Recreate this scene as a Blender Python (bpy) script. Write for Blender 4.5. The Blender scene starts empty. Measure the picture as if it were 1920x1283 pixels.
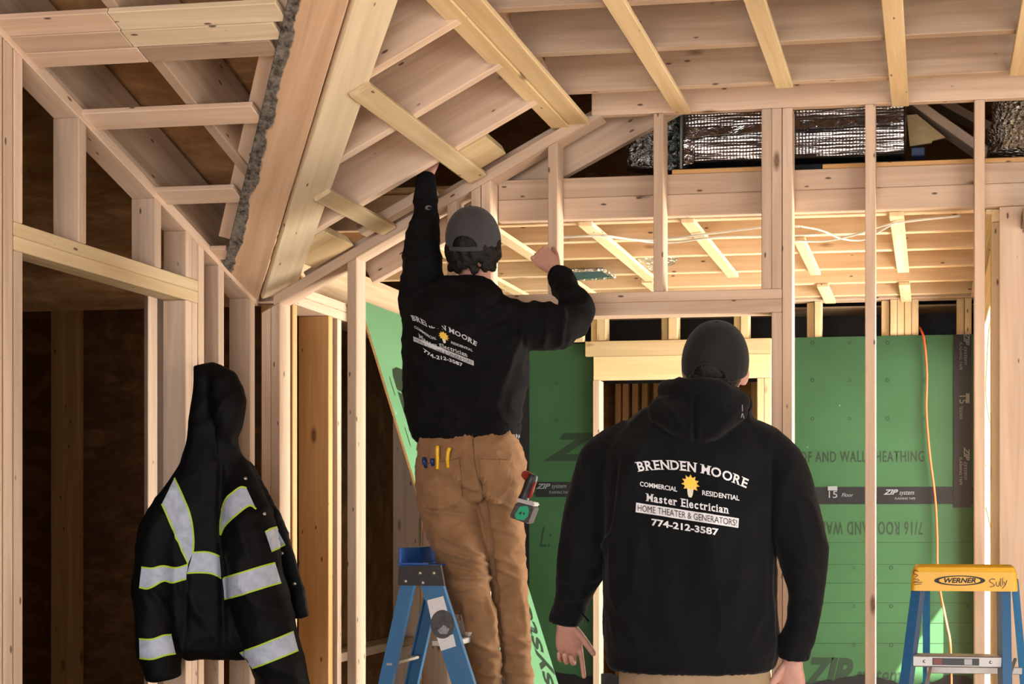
import bpy, bmesh, math, random
from math import radians, sin, cos, pi, atan2
from mathutils import Vector, Matrix, noise as mnoise
from mathutils.bvhtree import BVHTree

random.seed(7)
SC = bpy.context.scene
COL = SC.collection

# ------------------------------------------------------------------ camera
FPX, CX, CY, CAMH = 2470.0, 1407.0, 970.0, 1.27      # focal length / principal point in pixels of 1920x1283
YAW = math.atan(341.0 / FPX)
cam_d = bpy.data.cameras.new('camera')
cam = bpy.data.objects.new('camera', cam_d)
COL.objects.link(cam)
cam.location = (0, 0, CAMH)
cam.rotation_euler = (pi / 2, 0, YAW)
cam_d.sensor_fit = 'HORIZONTAL'
cam_d.sensor_width = 36.0
cam_d.lens = FPX / 1920.0 * 36.0
cam_d.shift_x = -(CX - 960.0) / 1920.0
cam_d.shift_y = (CY - 641.5) / 1920.0
cam_d.clip_start = 0.05
SC.camera = cam

# ------------------------------------------------------------------ sky, sun, daylight
world = bpy.data.worlds.new('sky')
SC.world = world
world.use_nodes = True
wn = world.node_tree.nodes
wn['Background'].inputs[0].default_value = (0.86, 0.93, 1.0, 1)
wn['Background'].inputs[1].default_value = 1.25

sun_d = bpy.data.lights.new('sun', 'SUN')
sun_d.energy = 95.0
sun_d.angle = radians(0.53)
sun_d.color = (1.0, 0.95, 0.87)
sun = bpy.data.objects.new('sun', sun_d)
COL.objects.link(sun)
sun.rotation_euler = Vector((-0.52, 0.42, -0.74)).to_track_quat('-Z', 'Y').to_euler()

def window_light(name, loc, target, sx, sy, energy, color):
    d = bpy.data.lights.new(name, 'AREA')
    d.shape = 'RECTANGLE'; d.size = sx; d.size_y = sy
    d.energy = energy; d.color = color
    o = bpy.data.objects.new(name, d)
    COL.objects.link(o)
    o.location = loc
    o.rotation_euler = (Vector(target) - Vector(loc)).to_track_quat('-Z', 'Y').to_euler()
    return o

# daylight entering through the door opening in the right wall of the far room
window_light('daylight_side_door', (1.15, 6.0, 1.25), (-2.0, 5.75, 1.25), 1.9, 2.2, 330, (1.0, 0.97, 0.91))
# daylight entering through the near room's side window and the wide opening behind the photographer
window_light('daylight_side_window', (2.55, 1.9, 1.45), (-1.2, 4.2, 1.4), 2.4, 1.5, 70, (1.0, 0.97, 0.93))
window_light('daylight_rear_opening', (-0.6, -2.6, 1.25), (-0.9, 4.0, 1.7), 4.0, 2.2, 175, (0.97, 0.97, 1.0))

SC.view_settings.view_transform = 'Standard'
SC.view_settings.look = 'None'
SC.view_settings.exposure = 0.03
SC.view_settings.gamma = 1.0
SC.view_settings.use_curve_mapping = False

# ------------------------------------------------------------------ helpers: rays from measured pixels to real planes
_R = Vector((cos(YAW), sin(YAW), 0)); _F = Vector((-sin(YAW), cos(YAW), 0)); _U = Vector((0, 0, 1)); _O = Vector((0, 0, CAMH))
def ray(u, v):
    return _R * ((u - CX) / FPX) + _F + _U * ((CY - v) / FPX)
def on_plane(u, v, n, k):
    D = ray(u, v); n = Vector(n)
    return _O + D * ((k - n.dot(_O)) / n.dot(D))
def oy(u, v, y): return on_plane(u, v, (0, 1, 0), y)
def ox(u, v, x): return on_plane(u, v, (1, 0, 0), x)
def oz(u, v, z): return on_plane(u, v, (0, 0, 1), z)

# ------------------------------------------------------------------ helpers: materials
class NT:
    def __init__(s, name):
        s.m = bpy.data.materials.new(name); s.m.use_nodes = True
        s.t = s.m.node_tree; s.n = s.t.nodes; s.l = s.t.links
        s.b = s.n['Principled BSDF']
    def new(s, typ, **kw):
        n = s.n.new(typ)
        for k, v in kw.items(): setattr(n, k, v)
        return n
    def link(s, a, b): s.l.new(a, b)
    def math(s, op, a, b=None, c=None):
        n = s.new('ShaderNodeMath', operation=op)
        for i, x in enumerate((a, b, c)):
            if x is None: continue
            if isinstance(x, (int, float)): n.inputs[i].default_value = x
            else: s.link(x, n.inputs[i])
        return n.outputs[0]
    def mix(s, fac, a, b, mode='MIX'):
        n = s.new('ShaderNodeMix', data_type='RGBA', blend_type=mode)
        for sock, x in ((n.inputs[0], fac), (n.inputs[6], a), (n.inputs[7], b)):
            if isinstance(x, (int, float)): sock.default_value = x
            elif isinstance(x, tuple): sock.default_value = (*x, 1) if len(x) == 3 else x
            else: s.link(x, sock)
        return n.outputs[2]
    def ramp(s, fac, stops):
        n = s.new('ShaderNodeValToRGB')
        e = n.color_ramp.elements
        while len(e) < len(stops): e.new(0.5)
        for i, (p, c) in enumerate(stops):
            e[i].position = p
            e[i].color = (c, c, c, 1) if isinstance(c, (int, float)) else (*c, 1)
        s.link(fac, n.inputs[0])
        return n.outputs[0]
    def coords(s, scale=(1, 1, 1), rnd=True):
        tc = s.new('ShaderNodeTexCoord')
        mp = s.new('ShaderNodeMapping')
        mp.inputs['Scale'].default_value = scale
        src = tc.outputs['Object']
        if rnd:
            oi = s.new('ShaderNodeObjectInfo')
            cb = s.new('ShaderNodeCombineXYZ')
            s.link(s.math('MULTIPLY', oi.outputs['Random'], 61.0), cb.inputs[0])
            s.link(s.math('MULTIPLY', oi.outputs['Random'], 17.3), cb.inputs[1])
            va = s.new('ShaderNodeVectorMath', operation='ADD')
            s.link(src, va.inputs[0]); s.link(cb.outputs[0], va.inputs[1])
            src = va.outputs[0]
        s.link(src, mp.inputs[0])
        return mp.outputs[0]
    def noise(s, vec, scale=1.0, detail=3.0, rough=0.55, dist=0.0):
        n = s.new('ShaderNodeTexNoise')
        n.inputs['Scale'].default_value = scale; n.inputs['Detail'].default_value = detail
        n.inputs['Roughness'].default_value = rough; n.inputs['Distortion'].default_value = dist
        s.link(vec, n.inputs['Vector'])
        return n.outputs[0]
    def bump(s, height, strength=0.2, distance=0.01):
        n = s.new('ShaderNodeBump')
        n.inputs['Strength'].default_value = strength; n.inputs['Distance'].default_value = distance
        s.link(height, n.inputs['Height']); s.link(n.outputs[0], s.b.inputs['Normal'])
    def set(s, **kw):
        names = {'color': 'Base Color', 'rough': 'Roughness', 'metal': 'Metallic', 'spec': 'Specular IOR Level', 'sheen': 'Sheen Weight', 'sss': 'Subsurface Weight', 'coat': 'Coat Weight'}
        for k, v in kw.items():
            i = s.b.inputs[names[k]]
            if isinstance(v, tuple): i.default_value = (*v, 1)
            elif isinstance(v, (int, float)): i.default_value = v
            else: s.link(v, i)
        return s.m

def wood(name, light, dark, knot=(0.10, 0.042, 0.018), vary=0.16, knots=0.085, warm=None):
    s = NT(name)
    oi = s.new('ShaderNodeObjectInfo')
    g = s.noise(s.coords((1.1, 24, 24)), 1.0, 5, 0.6, 0.7)
    fine = s.noise(s.coords((6, 210, 210)), 1.0, 2, 0.5)
    blot = s.noise(s.coords((1.3, 3, 3)), 1.0, 2)
    col = s.mix(s.ramp(g, [(0.34, 0.0), (0.66, 1.0)]), dark, light)
    col = s.mix(s.math('MULTIPLY', s.ramp(blot, [(0.42, 0.0), (0.75, 1.0)]), 0.35), col, warm or dark)
    vo = s.new('ShaderNodeTexVoronoi', feature='F1')
    s.link(s.coords((2.6, 7.5, 7.5)), vo.inputs['Vector']); vo.inputs['Scale'].default_value = 1.0
    vo.inputs['Randomness'].default_value = 1.0
    wob = s.noise(s.coords((30, 60, 60)), 1.0, 2)
    dist = s.math('ADD', vo.outputs['Distance'], s.math('MULTIPLY', s.math('SUBTRACT', wob, 0.5), 0.05))
    k = s.ramp(dist, [(0.0, 0.8), (knots * 0.6, 1.0), (knots, 0.45), (knots * 1.45, 0.0)])
    col = s.mix(s.math('MULTIPLY', k, 0.85), col, knot)
    v2 = s.new('ShaderNodeTexVoronoi', feature='F1'); v2.inputs['Scale'].default_value = 1.0
    s.link(s.coords((7.0, 20, 20)), v2.inputs['Vector'])
    col = s.mix(s.ramp(v2.outputs['Distance'], [(0.06, 0.85), (0.10, 0.0)]), col, (0.06, 0.03, 0.02))
    # every board has its own tone
    v = s.math('ADD', s.math('MULTIPLY', oi.outputs['Random'], 2 * vary), 1.0 - vary)
    mul = s.new('ShaderNodeCombineXYZ')
    for i in range(3): s.link(v, mul.inputs[i])
    col = s.mix(1.0, col, mul.outputs[0], 'MULTIPLY')
    s.set(color=col, rough=0.72, spec=0.25)
    s.bump(s.math('ADD', g, s.math('MULTIPLY', fine, 0.6)), 0.12, 0.004)
    return s.m

def plain(name, color, rough=0.6, metal=0.0, spec=0.4, var=0.0, scale=40.0, bump=0.0):
    s = NT(name)
    if var > 0 or bump > 0:
        n = s.noise(s.coords((1, 1, 1), False), scale, 3)
        lo = tuple(c * (1 - var) for c in color); hi = tuple(min(1, c * (1 + var)) for c in color)
        s.set(color=s.mix(n, lo, hi))
        if bump > 0: s.bump(n, bump, 0.004)
    else:
        s.set(color=color)
    return s.set(rough=rough, metal=metal, spec=spec)

M = {}
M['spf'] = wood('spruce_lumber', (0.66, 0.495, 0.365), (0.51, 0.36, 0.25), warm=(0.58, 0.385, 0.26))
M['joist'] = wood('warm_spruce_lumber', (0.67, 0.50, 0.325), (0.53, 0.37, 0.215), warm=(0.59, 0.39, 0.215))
M['spf2'] = wood('shaded_spruce_lumber', (0.44, 0.325, 0.235), (0.325, 0.225, 0.15), warm=(0.37, 0.24, 0.16))  # spruce darkened to carry the shade up among joists and rafters
M['pine'] = wood('pine_strapping', (0.68, 0.535, 0.335), (0.53, 0.385, 0.205), knot=(0.13, 0.055, 0.02), knots=0.10)
M['fir'] = wood('yellow_fir', (0.70, 0.53, 0.31), (0.57, 0.41, 0.215), knots=0.085)
M['valley'] = wood('valley_plank', (0.72, 0.60, 0.42), (0.58, 0.46, 0.30), knots=0.07, vary=0.05)
M['cedar'] = wood('orange_fir', (0.62, 0.38, 0.17), (0.50, 0.27, 0.10), knots=0.09, vary=0.06)

def bark_plank():
    s = NT('waney_edge_plank')
    g = s.noise(s.coords((1.1, 24, 24)), 1.0, 5, 0.6, 0.7)
    col = s.mix(s.ramp(g, [(0.3, 0.0), (0.72, 1.0)]), (0.54, 0.345, 0.205), (0.70, 0.48, 0.32))
    tc = s.new('ShaderNodeTexCoord'); sp = s.new('ShaderNodeSeparateXYZ')
    s.link(tc.outputs['Object'], sp.inputs[0])
    w = s.noise(s.coords((7, 12, 12)), 1.0, 4, 0.6)
    e = s.math('ADD', sp.outputs[1], s.math('MULTIPLY', s.math('SUBTRACT', w, 0.5), 0.055))
    msk = s.ramp(s.math('ADD', s.math('MULTIPLY', e, 6.0), 0.5), [(0.71, 0.0), (0.745, 1.0)])
    mold = s.noise(s.coords((30, 40, 40)), 1.0, 4, 0.7)
    bark = s.mix(s.ramp(mold, [(0.36, 0.0), (0.62, 1.0)]), (0.035, 0.027, 0.022), (0.23, 0.205, 0.175))
    col = s.mix(msk, col, bark)
    s.set(color=col, rough=0.8, spec=0.2)
    s.bump(s.math('ADD', g, s.math('MULTIPLY', mold, msk)), 0.25, 0.006)
    return s.m
M['bark'] = bark_plank()

def osb(name, a, b, c):
    s = NT(name)
    vo = s.new('ShaderNodeTexVoronoi', feature='F1'); vo.inputs['Scale'].default_value = 1.0
    vec = s.coords((10, 26, 26))
    s.link(vec, vo.inputs['Vector'])
    sp = s.new('ShaderNodeSeparateColor'); s.link(vo.outputs['Color'], sp.inputs[0])
    n2 = s.noise(s.coords((3, 4, 4)), 1.0, 4, 0.7, 1.2)
    col = s.mix(sp.outputs[0], a, b)
    col = s.mix(s.ramp(n2, [(0.35, 0.0), (0.65, 1.0)]), col, c)
    s.set(color=col, rough=0.8, spec=0.15)
    s.bump(sp.outputs[1], 0.3, 0.003)
    return s.m
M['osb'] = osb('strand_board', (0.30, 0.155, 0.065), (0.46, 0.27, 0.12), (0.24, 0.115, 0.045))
M['osb_dark'] = osb('shaded_strand_board', (0.20, 0.095, 0.040), (0.30, 0.160, 0.070), (0.13, 0.060, 0.025))  # darker copy of the strand board, shade of closet and far-left wall painted in
M['osb_light'] = osb('strand_board_light', (0.46, 0.31, 0.15), (0.58, 0.42, 0.22), (0.42, 0.27, 0.12))

def zipgreen(name, base, dark):
    s = NT(name)
    n = s.noise(s.coords((1.2, 1.2, 1.2)), 2.0, 4, 0.6)
    sc = s.noise(s.coords((3, 60, 60)), 1.0, 3)
    col = s.mix(s.ramp(n, [(0.3, 0.0), (0.7, 1.0)]), dark, base)
    vo = s.new('ShaderNodeTexVoronoi'); vo.inputs['Scale'].default_value = 7.0
    s.link(s.coords((1, 1, 1)), vo.inputs['Vector'])
    sc2 = s.noise(s.coords((1, 1, 1)), 45, 2)
    scuff = s.math('MULTIPLY', s.ramp(vo.outputs['Distance'], [(0.02, 1.0), (0.07, 0.0)]), s.ramp(sc2, [(0.5, 0.0), (0.6, 1.0)]))
    col = s.mix(s.math('MULTIPLY', scuff, 0.5), col, (0.55, 0.66, 0.42))
    s.set(color=col, rough=0.5, spec=0.35)
    s.bump(sc, 0.05, 0.003)
    return s.m
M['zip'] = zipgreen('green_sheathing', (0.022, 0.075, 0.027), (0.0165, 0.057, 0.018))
M['zip_loose'] = zipgreen('lit_green_sheathing', (0.105, 0.25, 0.125), (0.09, 0.22, 0.105))  # lighter copy of the wall green: door light on the sheet is in the colour
M['ink'] = plain('dark_green_ink', (0.0055, 0.019, 0.007), 0.6)
M['tape'] = plain('black_flashing_tape', (0.0065, 0.0065, 0.007), 0.42, spec=0.3, var=0.4, scale=55, bump=0.25)
M['tapeink'] = plain('grey_tape_print', (0.15, 0.155, 0.165), 0.6)
M['dark'] = plain('black_membrane', (0.006, 0.006, 0.0065), 0.5, spec=.25, var=0.5, scale=9, bump=0.6)
M['concrete'] = plain('dusty_subfloor', (0.34, 0.26, 0.18), 0.85, var=0.2, scale=6)
M['shell'] = plain('house_wrap_boards', (0.25, 0.17, 0.10), 0.85, var=0.2, scale=5)

# ------------------------------------------------------------------ helpers: objects
def link(o, parent=None):
    COL.objects.link(o)
    if parent is not None: o.parent = parent
    return o
def struct(name, label):
    o = bpy.data.objects.new(name, None); link(o)
    o['kind'] = 'structure'; o['label'] = label; o['category'] = name.split('_')[0]
    o.empty_display_size = 0.1
    return o
def thing(name, label, cat, loc=(0, 0, 0), group=None):
    o = bpy.data.objects.new(name, None); link(o)
    o.location = loc; o['label'] = label; o['category'] = cat
    if group: o['group'] = group
    o.empty_display_size = 0.05
    return o
def put(o, parent):                      # parent while keeping world position (parents are unrotated empties)
    o.parent = parent
    o.matrix_parent_inverse = parent.matrix_basis.inverted()
    return o
def mesh_obj(name, me, mat, parent=None, smooth=False):
    o = bpy.data.objects.new(name, me); COL.objects.link(o)
    if mat is not None: me.materials.append(mat)
    if smooth:
        for p in me.polygons: p.use_smooth = True
    if parent is not None: put(o, parent)
    return o
def bm_mesh(name, bm):
    me = bpy.data.meshes.new(name); bm.to_mesh(me); bm.free()
    return me

def frame_obj(name, L, W, T, mat4, mat, parent, bevel=0.0025, shear=None, label=None):
    """a board: length along local x, width y, thickness z, with eased edges"""
    bm = bmesh.new()
    bmesh.ops.create_cube(bm, size=1.0)
    for v in bm.verts:
        v.co = Vector((v.co.x * L, v.co.y * W, v.co.z * T))
    if shear:
        shear(bm, mat4)
    if bevel > 0:
        bmesh.ops.bevel(bm, geom=list(bm.edges), offset=min(bevel, 0.25 * min(L, W, T)), segments=1, affect='EDGES')
    o = mesh_obj(name, bm_mesh(name, bm), mat, None)
    o.matrix_world = mat4
    if parent is not None: put(o, parent)
    if label: o['label'] = label
    return o

def basis(x, y, z, loc):
    m = Matrix((x, y, z)).transposed().to_4x4(); m.translation = loc
    return m

AX = [Vector((1, 0, 0)), Vector((0, 1, 0)), Vector((0, 0, 1))]
def box(name, X, Y, Z, mat, parent=None, slope=None, bevel=0.0025, label=None):
    """axis-aligned lumber; grain runs along the longest side. slope=(axis, k) tilts the top end"""
    lo = Vector((min(X), min(Y), min(Z))); hi = Vector((max(X), max(Y), max(Z)))
    d = hi - lo; c = (lo + hi) / 2
    order = sorted(range(3), key=lambda i: -d[i])
    ax, ay = AX[order[0]], AX[order[1]]
    az = ax.cross(ay)
    m = basis(ax, ay, az, c)
    sh = None
    if slope:
        def sh(bm, m4):
            inv = m4.to_3x3().inverted()
            for v in bm.verts:
                w = m4 @ v.co
                if w.z > c.z:
                    w.z += slope[1] * (w[slope[0]] - hi[slope[0]] * 0.5 - lo[slope[0]] * 0.5)
                    v.co = m4.inverted() @ w
    return frame_obj(name, d[order[0]], d[order[1]], d[order[2]], m, mat, parent, bevel, sh, label)

def beam(name, p0, p1, width, thick, wdir, mat, parent=None, bevel=0.0025, label=None):
    """board along p0-p1 (centre line); width measured along wdir (made perpendicular)"""
    p0, p1 = Vector(p0), Vector(p1)
    x = (p1 - p0).normalized()
    y = Vector(wdir); y = (y - x * y.dot(x)).normalized()
    z = x.cross(y)
    return frame_obj(name, (p1 - p0).length, width, thick, basis(x, y, z, (p0 + p1) / 2), mat, parent, bevel, None, label)

def panel_obj(name, pts, depth, mat, parent=None, label=None):
    """flat polygon pts (3D, planar) extruded by the vector depth"""
    bm = bmesh.new()
    d = Vector(depth)
    a = [bm.verts.new(Vector(p)) for p in pts]; b = [bm.verts.new(Vector(p) + d) for p in pts]
    bm.faces.new(a); bm.faces.new(b[::-1])
    for i in range(len(a)):
        j = (i + 1) % len(a)
        bm.faces.new((a[j], a[i], b[i], b[j]))
    bmesh.ops.recalc_face_normals(bm, faces=bm.faces)
    o = mesh_obj(name, bm_mesh(name, bm), mat, parent)
    if label: o['label'] = label
    return o

def tube(name, pts, r, mat, parent=None, sides=8, closed=False, label=None):
    bm = bmesh.new(); rings = []
    pts = [Vector(p) for p in pts]
    n = len(pts)
    ref = Vector((0.13, 0.31, 0.94))
    for i, p in enumerate(pts):
        t = (pts[min(i + 1, n - 1)] - pts[max(i - 1, 0)]).normalized()
        a = t.cross(ref)
        if a.length < 0.1: a = t.cross(Vector((1, 0, 0)))
        a.normalize(); b = t.cross(a)
        rr = r[i] if isinstance(r, (list, tuple)) else r
        rings.append([bm.verts.new(p + (a * cos(2 * pi * k / sides) + b * sin(2 * pi * k / sides)) * rr) for k in range(sides)])
    for i in range(n - 1):
        for k in range(sides):
            bm.faces.new((rings[i][k], rings[i][(k + 1) % sides], rings[i + 1][(k + 1) % sides], rings[i + 1][k]))
    bm.faces.new(rings[0][::-1]); bm.faces.new(rings[-1])
    bmesh.ops.recalc_face_normals(bm, faces=bm.faces)
    o = mesh_obj(name, bm_mesh(name, bm), mat, parent, True)
    if label: o['label'] = label
    return o

def spline(pts, n=10):
    """Catmull-Rom through 3D points"""
    P = [Vector(p) for p in pts]; P = [P[0] * 2 - P[1]] + P + [P[-1] * 2 - P[-2]]
    out = []
    for i in range(1, len(P) - 2):
        for k in range(n):
            t = k / n
            out.append(0.5 * (2 * P[i] + (P[i + 1] - P[i - 1]) * t + (2 * P[i - 1] - 5 * P[i] + 4 * P[i + 1] - P[i + 2]) * t * t + (3 * P[i] - P[i - 1] - 3 * P[i + 1] + P[i + 2]) * t ** 3))
    out.append(P[-2])
    return out

# ================================================================== THE SETTING
LX, FY, BY, RX = -2.656, 4.94, 7.10, 0.22          # left wall face, front (gable) wall face, far wall face, far room right wall
ZFLAT, ZFAR = 2.815, 2.44
SA, SB = 0.377, 0.524                                # pitch of the two ceiling slopes
def zA(y): return 2.143 + SA * (FY - y)
def zB(x): return 2.15 + SB * (x + 2.613)
T, W4, W6 = 0.038, 0.089, 0.14
spf, pine = M['spf'], M['pine']

floor = struct('floor', 'dusty plywood subfloor under the whole framed house')
box('subfloor', (-6, 3.2), (-3, 9.7), (-0.06, 0.0), M['concrete'], floor, bevel=0)

# ---- front gable wall: bare stud wall with an angled plate and a doorway
wf = struct('wall_front', 'open stud wall with angled top plate and doorway header')
def fstud(x0, x1, z0, z1, rake=False, mat=None, y0=FY, name='stud'):
    if rake: z1 = zB((x0 + x1) / 2) - 0.0435
    return box(name, (x0, x1), (y0, y0 + W4), (z0, z1), mat or spf, wf, slope=(0, SB) if rake else None)
def xf(u, y=FY): return oy(u, 700, y).x
fstud(-2.652, -2.614, 0.04, 0, True)
fstud(-2.612, -2.574, 0.04, 0, True)
fstud(xf(651), xf(651) + T, 0.04, 0, True)
fstud(xf(838), xf(838) + T, 0.04, 0, True)
xk = xf(883)
fstud(xk, xk + T, 0.04, 0, True)
fstud(xk + T + .003, xk + 2 * T + .003, 0.04, 0, True)
xh0 = xk + 2 * T + .003
x5 = xf(1027); fstud(x5, x5 + T, 2.134, 0, True, name='cripple_stud')
x6 = xf(1225); fstud(x6, x6 + T, 2.134, ZFLAT, name='cripple_stud')
x7 = xf(1427.5); fstud(x7, x7 + T, 2.134, ZFLAT, name='cripple_stud')
fstud(x7 + T + .001, x7 + 2 * T + .001, 2.134, ZFLAT, name='cripple_stud')
xh1 = x7 + 2 * T + .002
x8 = xf(1466.8); fstud(x8, x8 + T, 0.04, ZFLAT, name='king_stud')
fstud(xh1 - T - .001, xh1, 0.04, 2.044, name='jack_stud')
x9 = xf(1622); fstud(x9, x9 + T, 0.04, ZFLAT)
x10 = xf(1827); fstud(x10, x10 + T, 0.04, ZFLAT)
for x in (x10 + 0.4064, x10 + 0.813, x10 + 1.22, x10 + 1.63): fstud(x, x + T, 0.04, ZFLAT)
box('header', (xh0, xh1), (FY, FY + W4), (2.0955, 2.1335), spf, wf)
box('header', (xh0, xh1), (FY, FY + W4), (2.0445, 2.0950), spf, wf)
box('sole_plate', (-2.652, xh0), (FY, FY + W4), (0.001, 0.039), spf, wf)
box('sole_plate', (xh1, 2.5), (FY, FY + W4), (0.001, 0.039), spf, wf)
# angled double plate
nb = Vector((-SB, 0, 1)).normalized(); db = Vector((1, 0, SB)).normalized()
a0 = Vector((-2.60, FY + W4 / 2, zB(-2.60))); a1 = Vector((-1.19, FY + W4 / 2, zB(-1.19)))
rp = [Vector((x, FY, z)) for x, z in ((-2.6, zB(-2.6)), (-2.613 + (ZFLAT - 2.15) / SB, ZFLAT), (-1.262, ZFLAT), (-2.6, zB(-2.6) - .0435))]
ro = panel_obj('rake_plate', rp, (0, W4, 0), spf, None)
rm = basis(db, Vector((0, 1, 0)), db.cross(Vector((0, 1, 0))), a0)
for v in ro.data.vertices: v.co = rm.inverted() @ v.co
ro.matrix_world = rm; put(ro, wf)
beam('rake_plate', a0 + nb * 0.0195 + Vector((0.12, 0.03, 0.063)), a1 + nb * 0.0195 + Vector((-.25, 0.03, -.131)), W4 - .03, T, (0, 1, 0), spf, wf)
# level rim board above the studs, right part
box('top_plate', (-1.30, 2.5), (FY, FY + T), (ZFLAT + .001, ZFLAT + .14), spf, wf)
# double ledger at the back of the studs
yb = FY + W4 + .001
for za, zb in ((2.5255, 2.603), (2.439, 2.5245)):
    box('ledger', (xh0 + .0, 2.5), (yb, yb + T), (za, zb), spf, wf)
for u0, u1, z0 in ((1259, 1440, 2.6035), (1542, 2000, 2.6035)):
    box('furring', (xf(u0, yb), xf(u1, yb)), (yb + .005, yb + .08), (z0, z0 + .019), M['cedar'], wf)
# solid end post beside the right stud and boarded wall beyond it
box('end_post', (0.25, 0.42), (5.03, 5.07), (0.0, 2.437), spf, wf)
box('sheathing_panel', (0.43, 2.6), (5.05, 5.062), (0, 3.9), M['osb'], wf, bevel=0)

# ---- left wall: doorway with header, angled plate
wl = struct('wall_left', 'stud wall with open doorway and angled plate beside the hanging coat')
XB = LX - W4
def lstud(y0, z0, z1=0, rake=False, name='stud', w=T):
    if rake: z1 = zA(y0 + w / 2) - 0.0415
    return box(name, (XB, LX), (y0, y0 + w), (z0, z1), spf, wl, slope=(1, -SA) if rake else None)
lstud(3.430, 0.04, rake=True)
lstud(3.474, 0.04, rake=True, name='king_stud')
lstud(3.5165, 0.04, 2.0505, name='jack_stud')
lstud(3.5165, 2.135, rake=True, name='cripple_stud')
lstud(3.811, 2.135, rake=True, name='cripple_stud')
lstud(4.221, 2.135, rake=True, name='cripple_stud')
lstud(4.449, 0.04, 2.0505, name='jack_stud')
lstud(4.410, 0.04, 2.0505, name='jack_stud')
lstud(4.412, 2.135, rake=True, name='cripple_stud')
lstud(4.452, 2.135, rake=True, name='cripple_stud')
lstud(4.4935, 0.04, rake=True, name='king_stud')
lstud(4.631, 0.04, rake=True)
lstud(4.86, 0.04, rake=True)
box('header', (XB, LX), (3.516, 4.491), (2.0935, 2.134), M['pine'], wl)
box('header', (XB, LX), (3.516, 4.491), (2.051, 2.093), M['pine'], wl)
na = Vector((0, SA, 1)).normalized(); da = Vector((0, 1, -SA)).normalized()
b0 = Vector((LX - W4 / 2, 3.30, zA(3.30))); b1 = Vector((LX - W4 / 2, 4.935, zA(4.935)))
beam('rake_plate', b0 - na * 0.019, b1 - na * 0.019, W4, T, (1, 0, 0), spf, wl)
beam('rake_plate', b0 + na * 0.020 + Vector((-.012, 0, 0)), b1 + na * 0.020 - da * .3 + Vector((-.012, 0, 0)), W4 - .025, T, (1, 0, 0), spf, wl)
box('sole_plate', (XB, LX), (4.41, 4.935), (0.001, 0.039), spf, wl)
box('sole_plate', (XB, LX), (3.2, 3.552), (0.001, 0.039), spf, wl)

# ---- unlit closet behind the left doorway
wc = struct('wall_closet', 'dark strand board closet wall seen through the left doorway')
yc = 6.20
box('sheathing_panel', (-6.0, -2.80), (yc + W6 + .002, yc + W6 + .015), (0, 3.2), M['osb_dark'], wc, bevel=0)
def xc(u): return oy(u, 700, yc).x
box('stud', (xc(95), xc(148)), (yc, yc + T), (0.04, 2.40), M['cedar'], wc)
box('stud', (xc(-90), xc(-40)), (yc, yc + T), (0.04, 2.40), M['cedar'], wc)
box('top_plate', (-6, -2.80), (yc, yc + T), (2.405, 2.52), M['cedar'], wc)
xs = oy(275, 700, 5.15).x
box('stud', (xs, xs + .02), (5.13, 5.15 + .089), (0.04, 2.30), spf, wc)
xs = oy(297, 700, 5.06).x
box('stud', (xs, xs + .05), (5.05, 5.05 + .04), (0.04, 2.30), spf, wc)
box('sheathing_panel', (-6.02, -6.0), (-3, 9.7), (0, 3.9), M['shell'], wc, bevel=0)

# ---- far room: left wall
wfl = struct('wall_far_left', 'sunlit stud wall of the far room behind the angled wall')
FX = -2.60
box('top_plate', (FX - W6, FX), (5.04, BY), (2.188, 2.228), spf, wfl)
box('top_plate', (FX - W6, FX), (5.04, BY), (2.147, 2.187), spf, wfl)
for y in (5.10, 5.425, 5.512, 6.44, 6.84):
    box('stud', (FX - W6, FX), (y, y + T), (0.04, 2.146), M['cedar'] if y < 5.5 else spf, wfl)
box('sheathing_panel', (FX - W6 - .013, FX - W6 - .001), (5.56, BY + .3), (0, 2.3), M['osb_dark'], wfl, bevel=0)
box('blocking', (FX - W6, FX - .02), (5.56, 6.435), (0.62, 0.66), spf, wfl)
box('sole_plate', (FX - W6, FX), (5.04, BY), (0.001, 0.039), spf, wfl)

# ---- far wall, green sheathing
wb = struct('wall_back', 'green sheathed far wall with black taped seams and a framed opening')
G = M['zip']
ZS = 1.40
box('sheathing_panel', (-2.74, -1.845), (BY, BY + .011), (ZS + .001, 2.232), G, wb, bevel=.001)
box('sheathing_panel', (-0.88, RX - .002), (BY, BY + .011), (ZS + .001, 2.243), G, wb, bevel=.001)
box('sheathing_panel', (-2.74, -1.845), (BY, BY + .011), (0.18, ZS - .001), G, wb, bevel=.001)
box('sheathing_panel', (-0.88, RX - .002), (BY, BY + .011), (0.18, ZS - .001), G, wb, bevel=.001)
box('sill_board', (-2.74, RX), (BY + .012, BY + .09), (0.0, 0.18), spf, wb)
box('header', (-1.893, -0.862), (BY - .040, BY - .002), (2.155, 2.238), M['fir'], wb)
box('header', (-1.848, -0.862), (BY - .036, BY - .002), (2.024, 2.154), M['fir'], wb)
box('jack_stud', (-1.850, -1.812), (BY - .038, BY + .05), (0.04, 2.023), spf, wb)
box('jack_stud', (-0.938, -0.902), (BY - .038, BY + .05), (0.04, 2.023), M['fir'], wb)
box('jack_stud', (-0.900, -0.864), (BY - .036, BY + .05), (0.04, 2.023), M['fir'], wb)
def xbk(u): return oy(u, 600, BY).x
for u0, u1, dy in ((1108, 1119, .03), (1121, 1138, 0), (1240, 1252, .03), (1255, 1272, 0), (1376, 1388, .03), (1390, 1405, 0)):
    box('cripple_stud', (xbk(u0), xbk(u1)), (BY + dy - .03, BY + dy + .059), (2.24, 2.44), M['fir'], wb)
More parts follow.
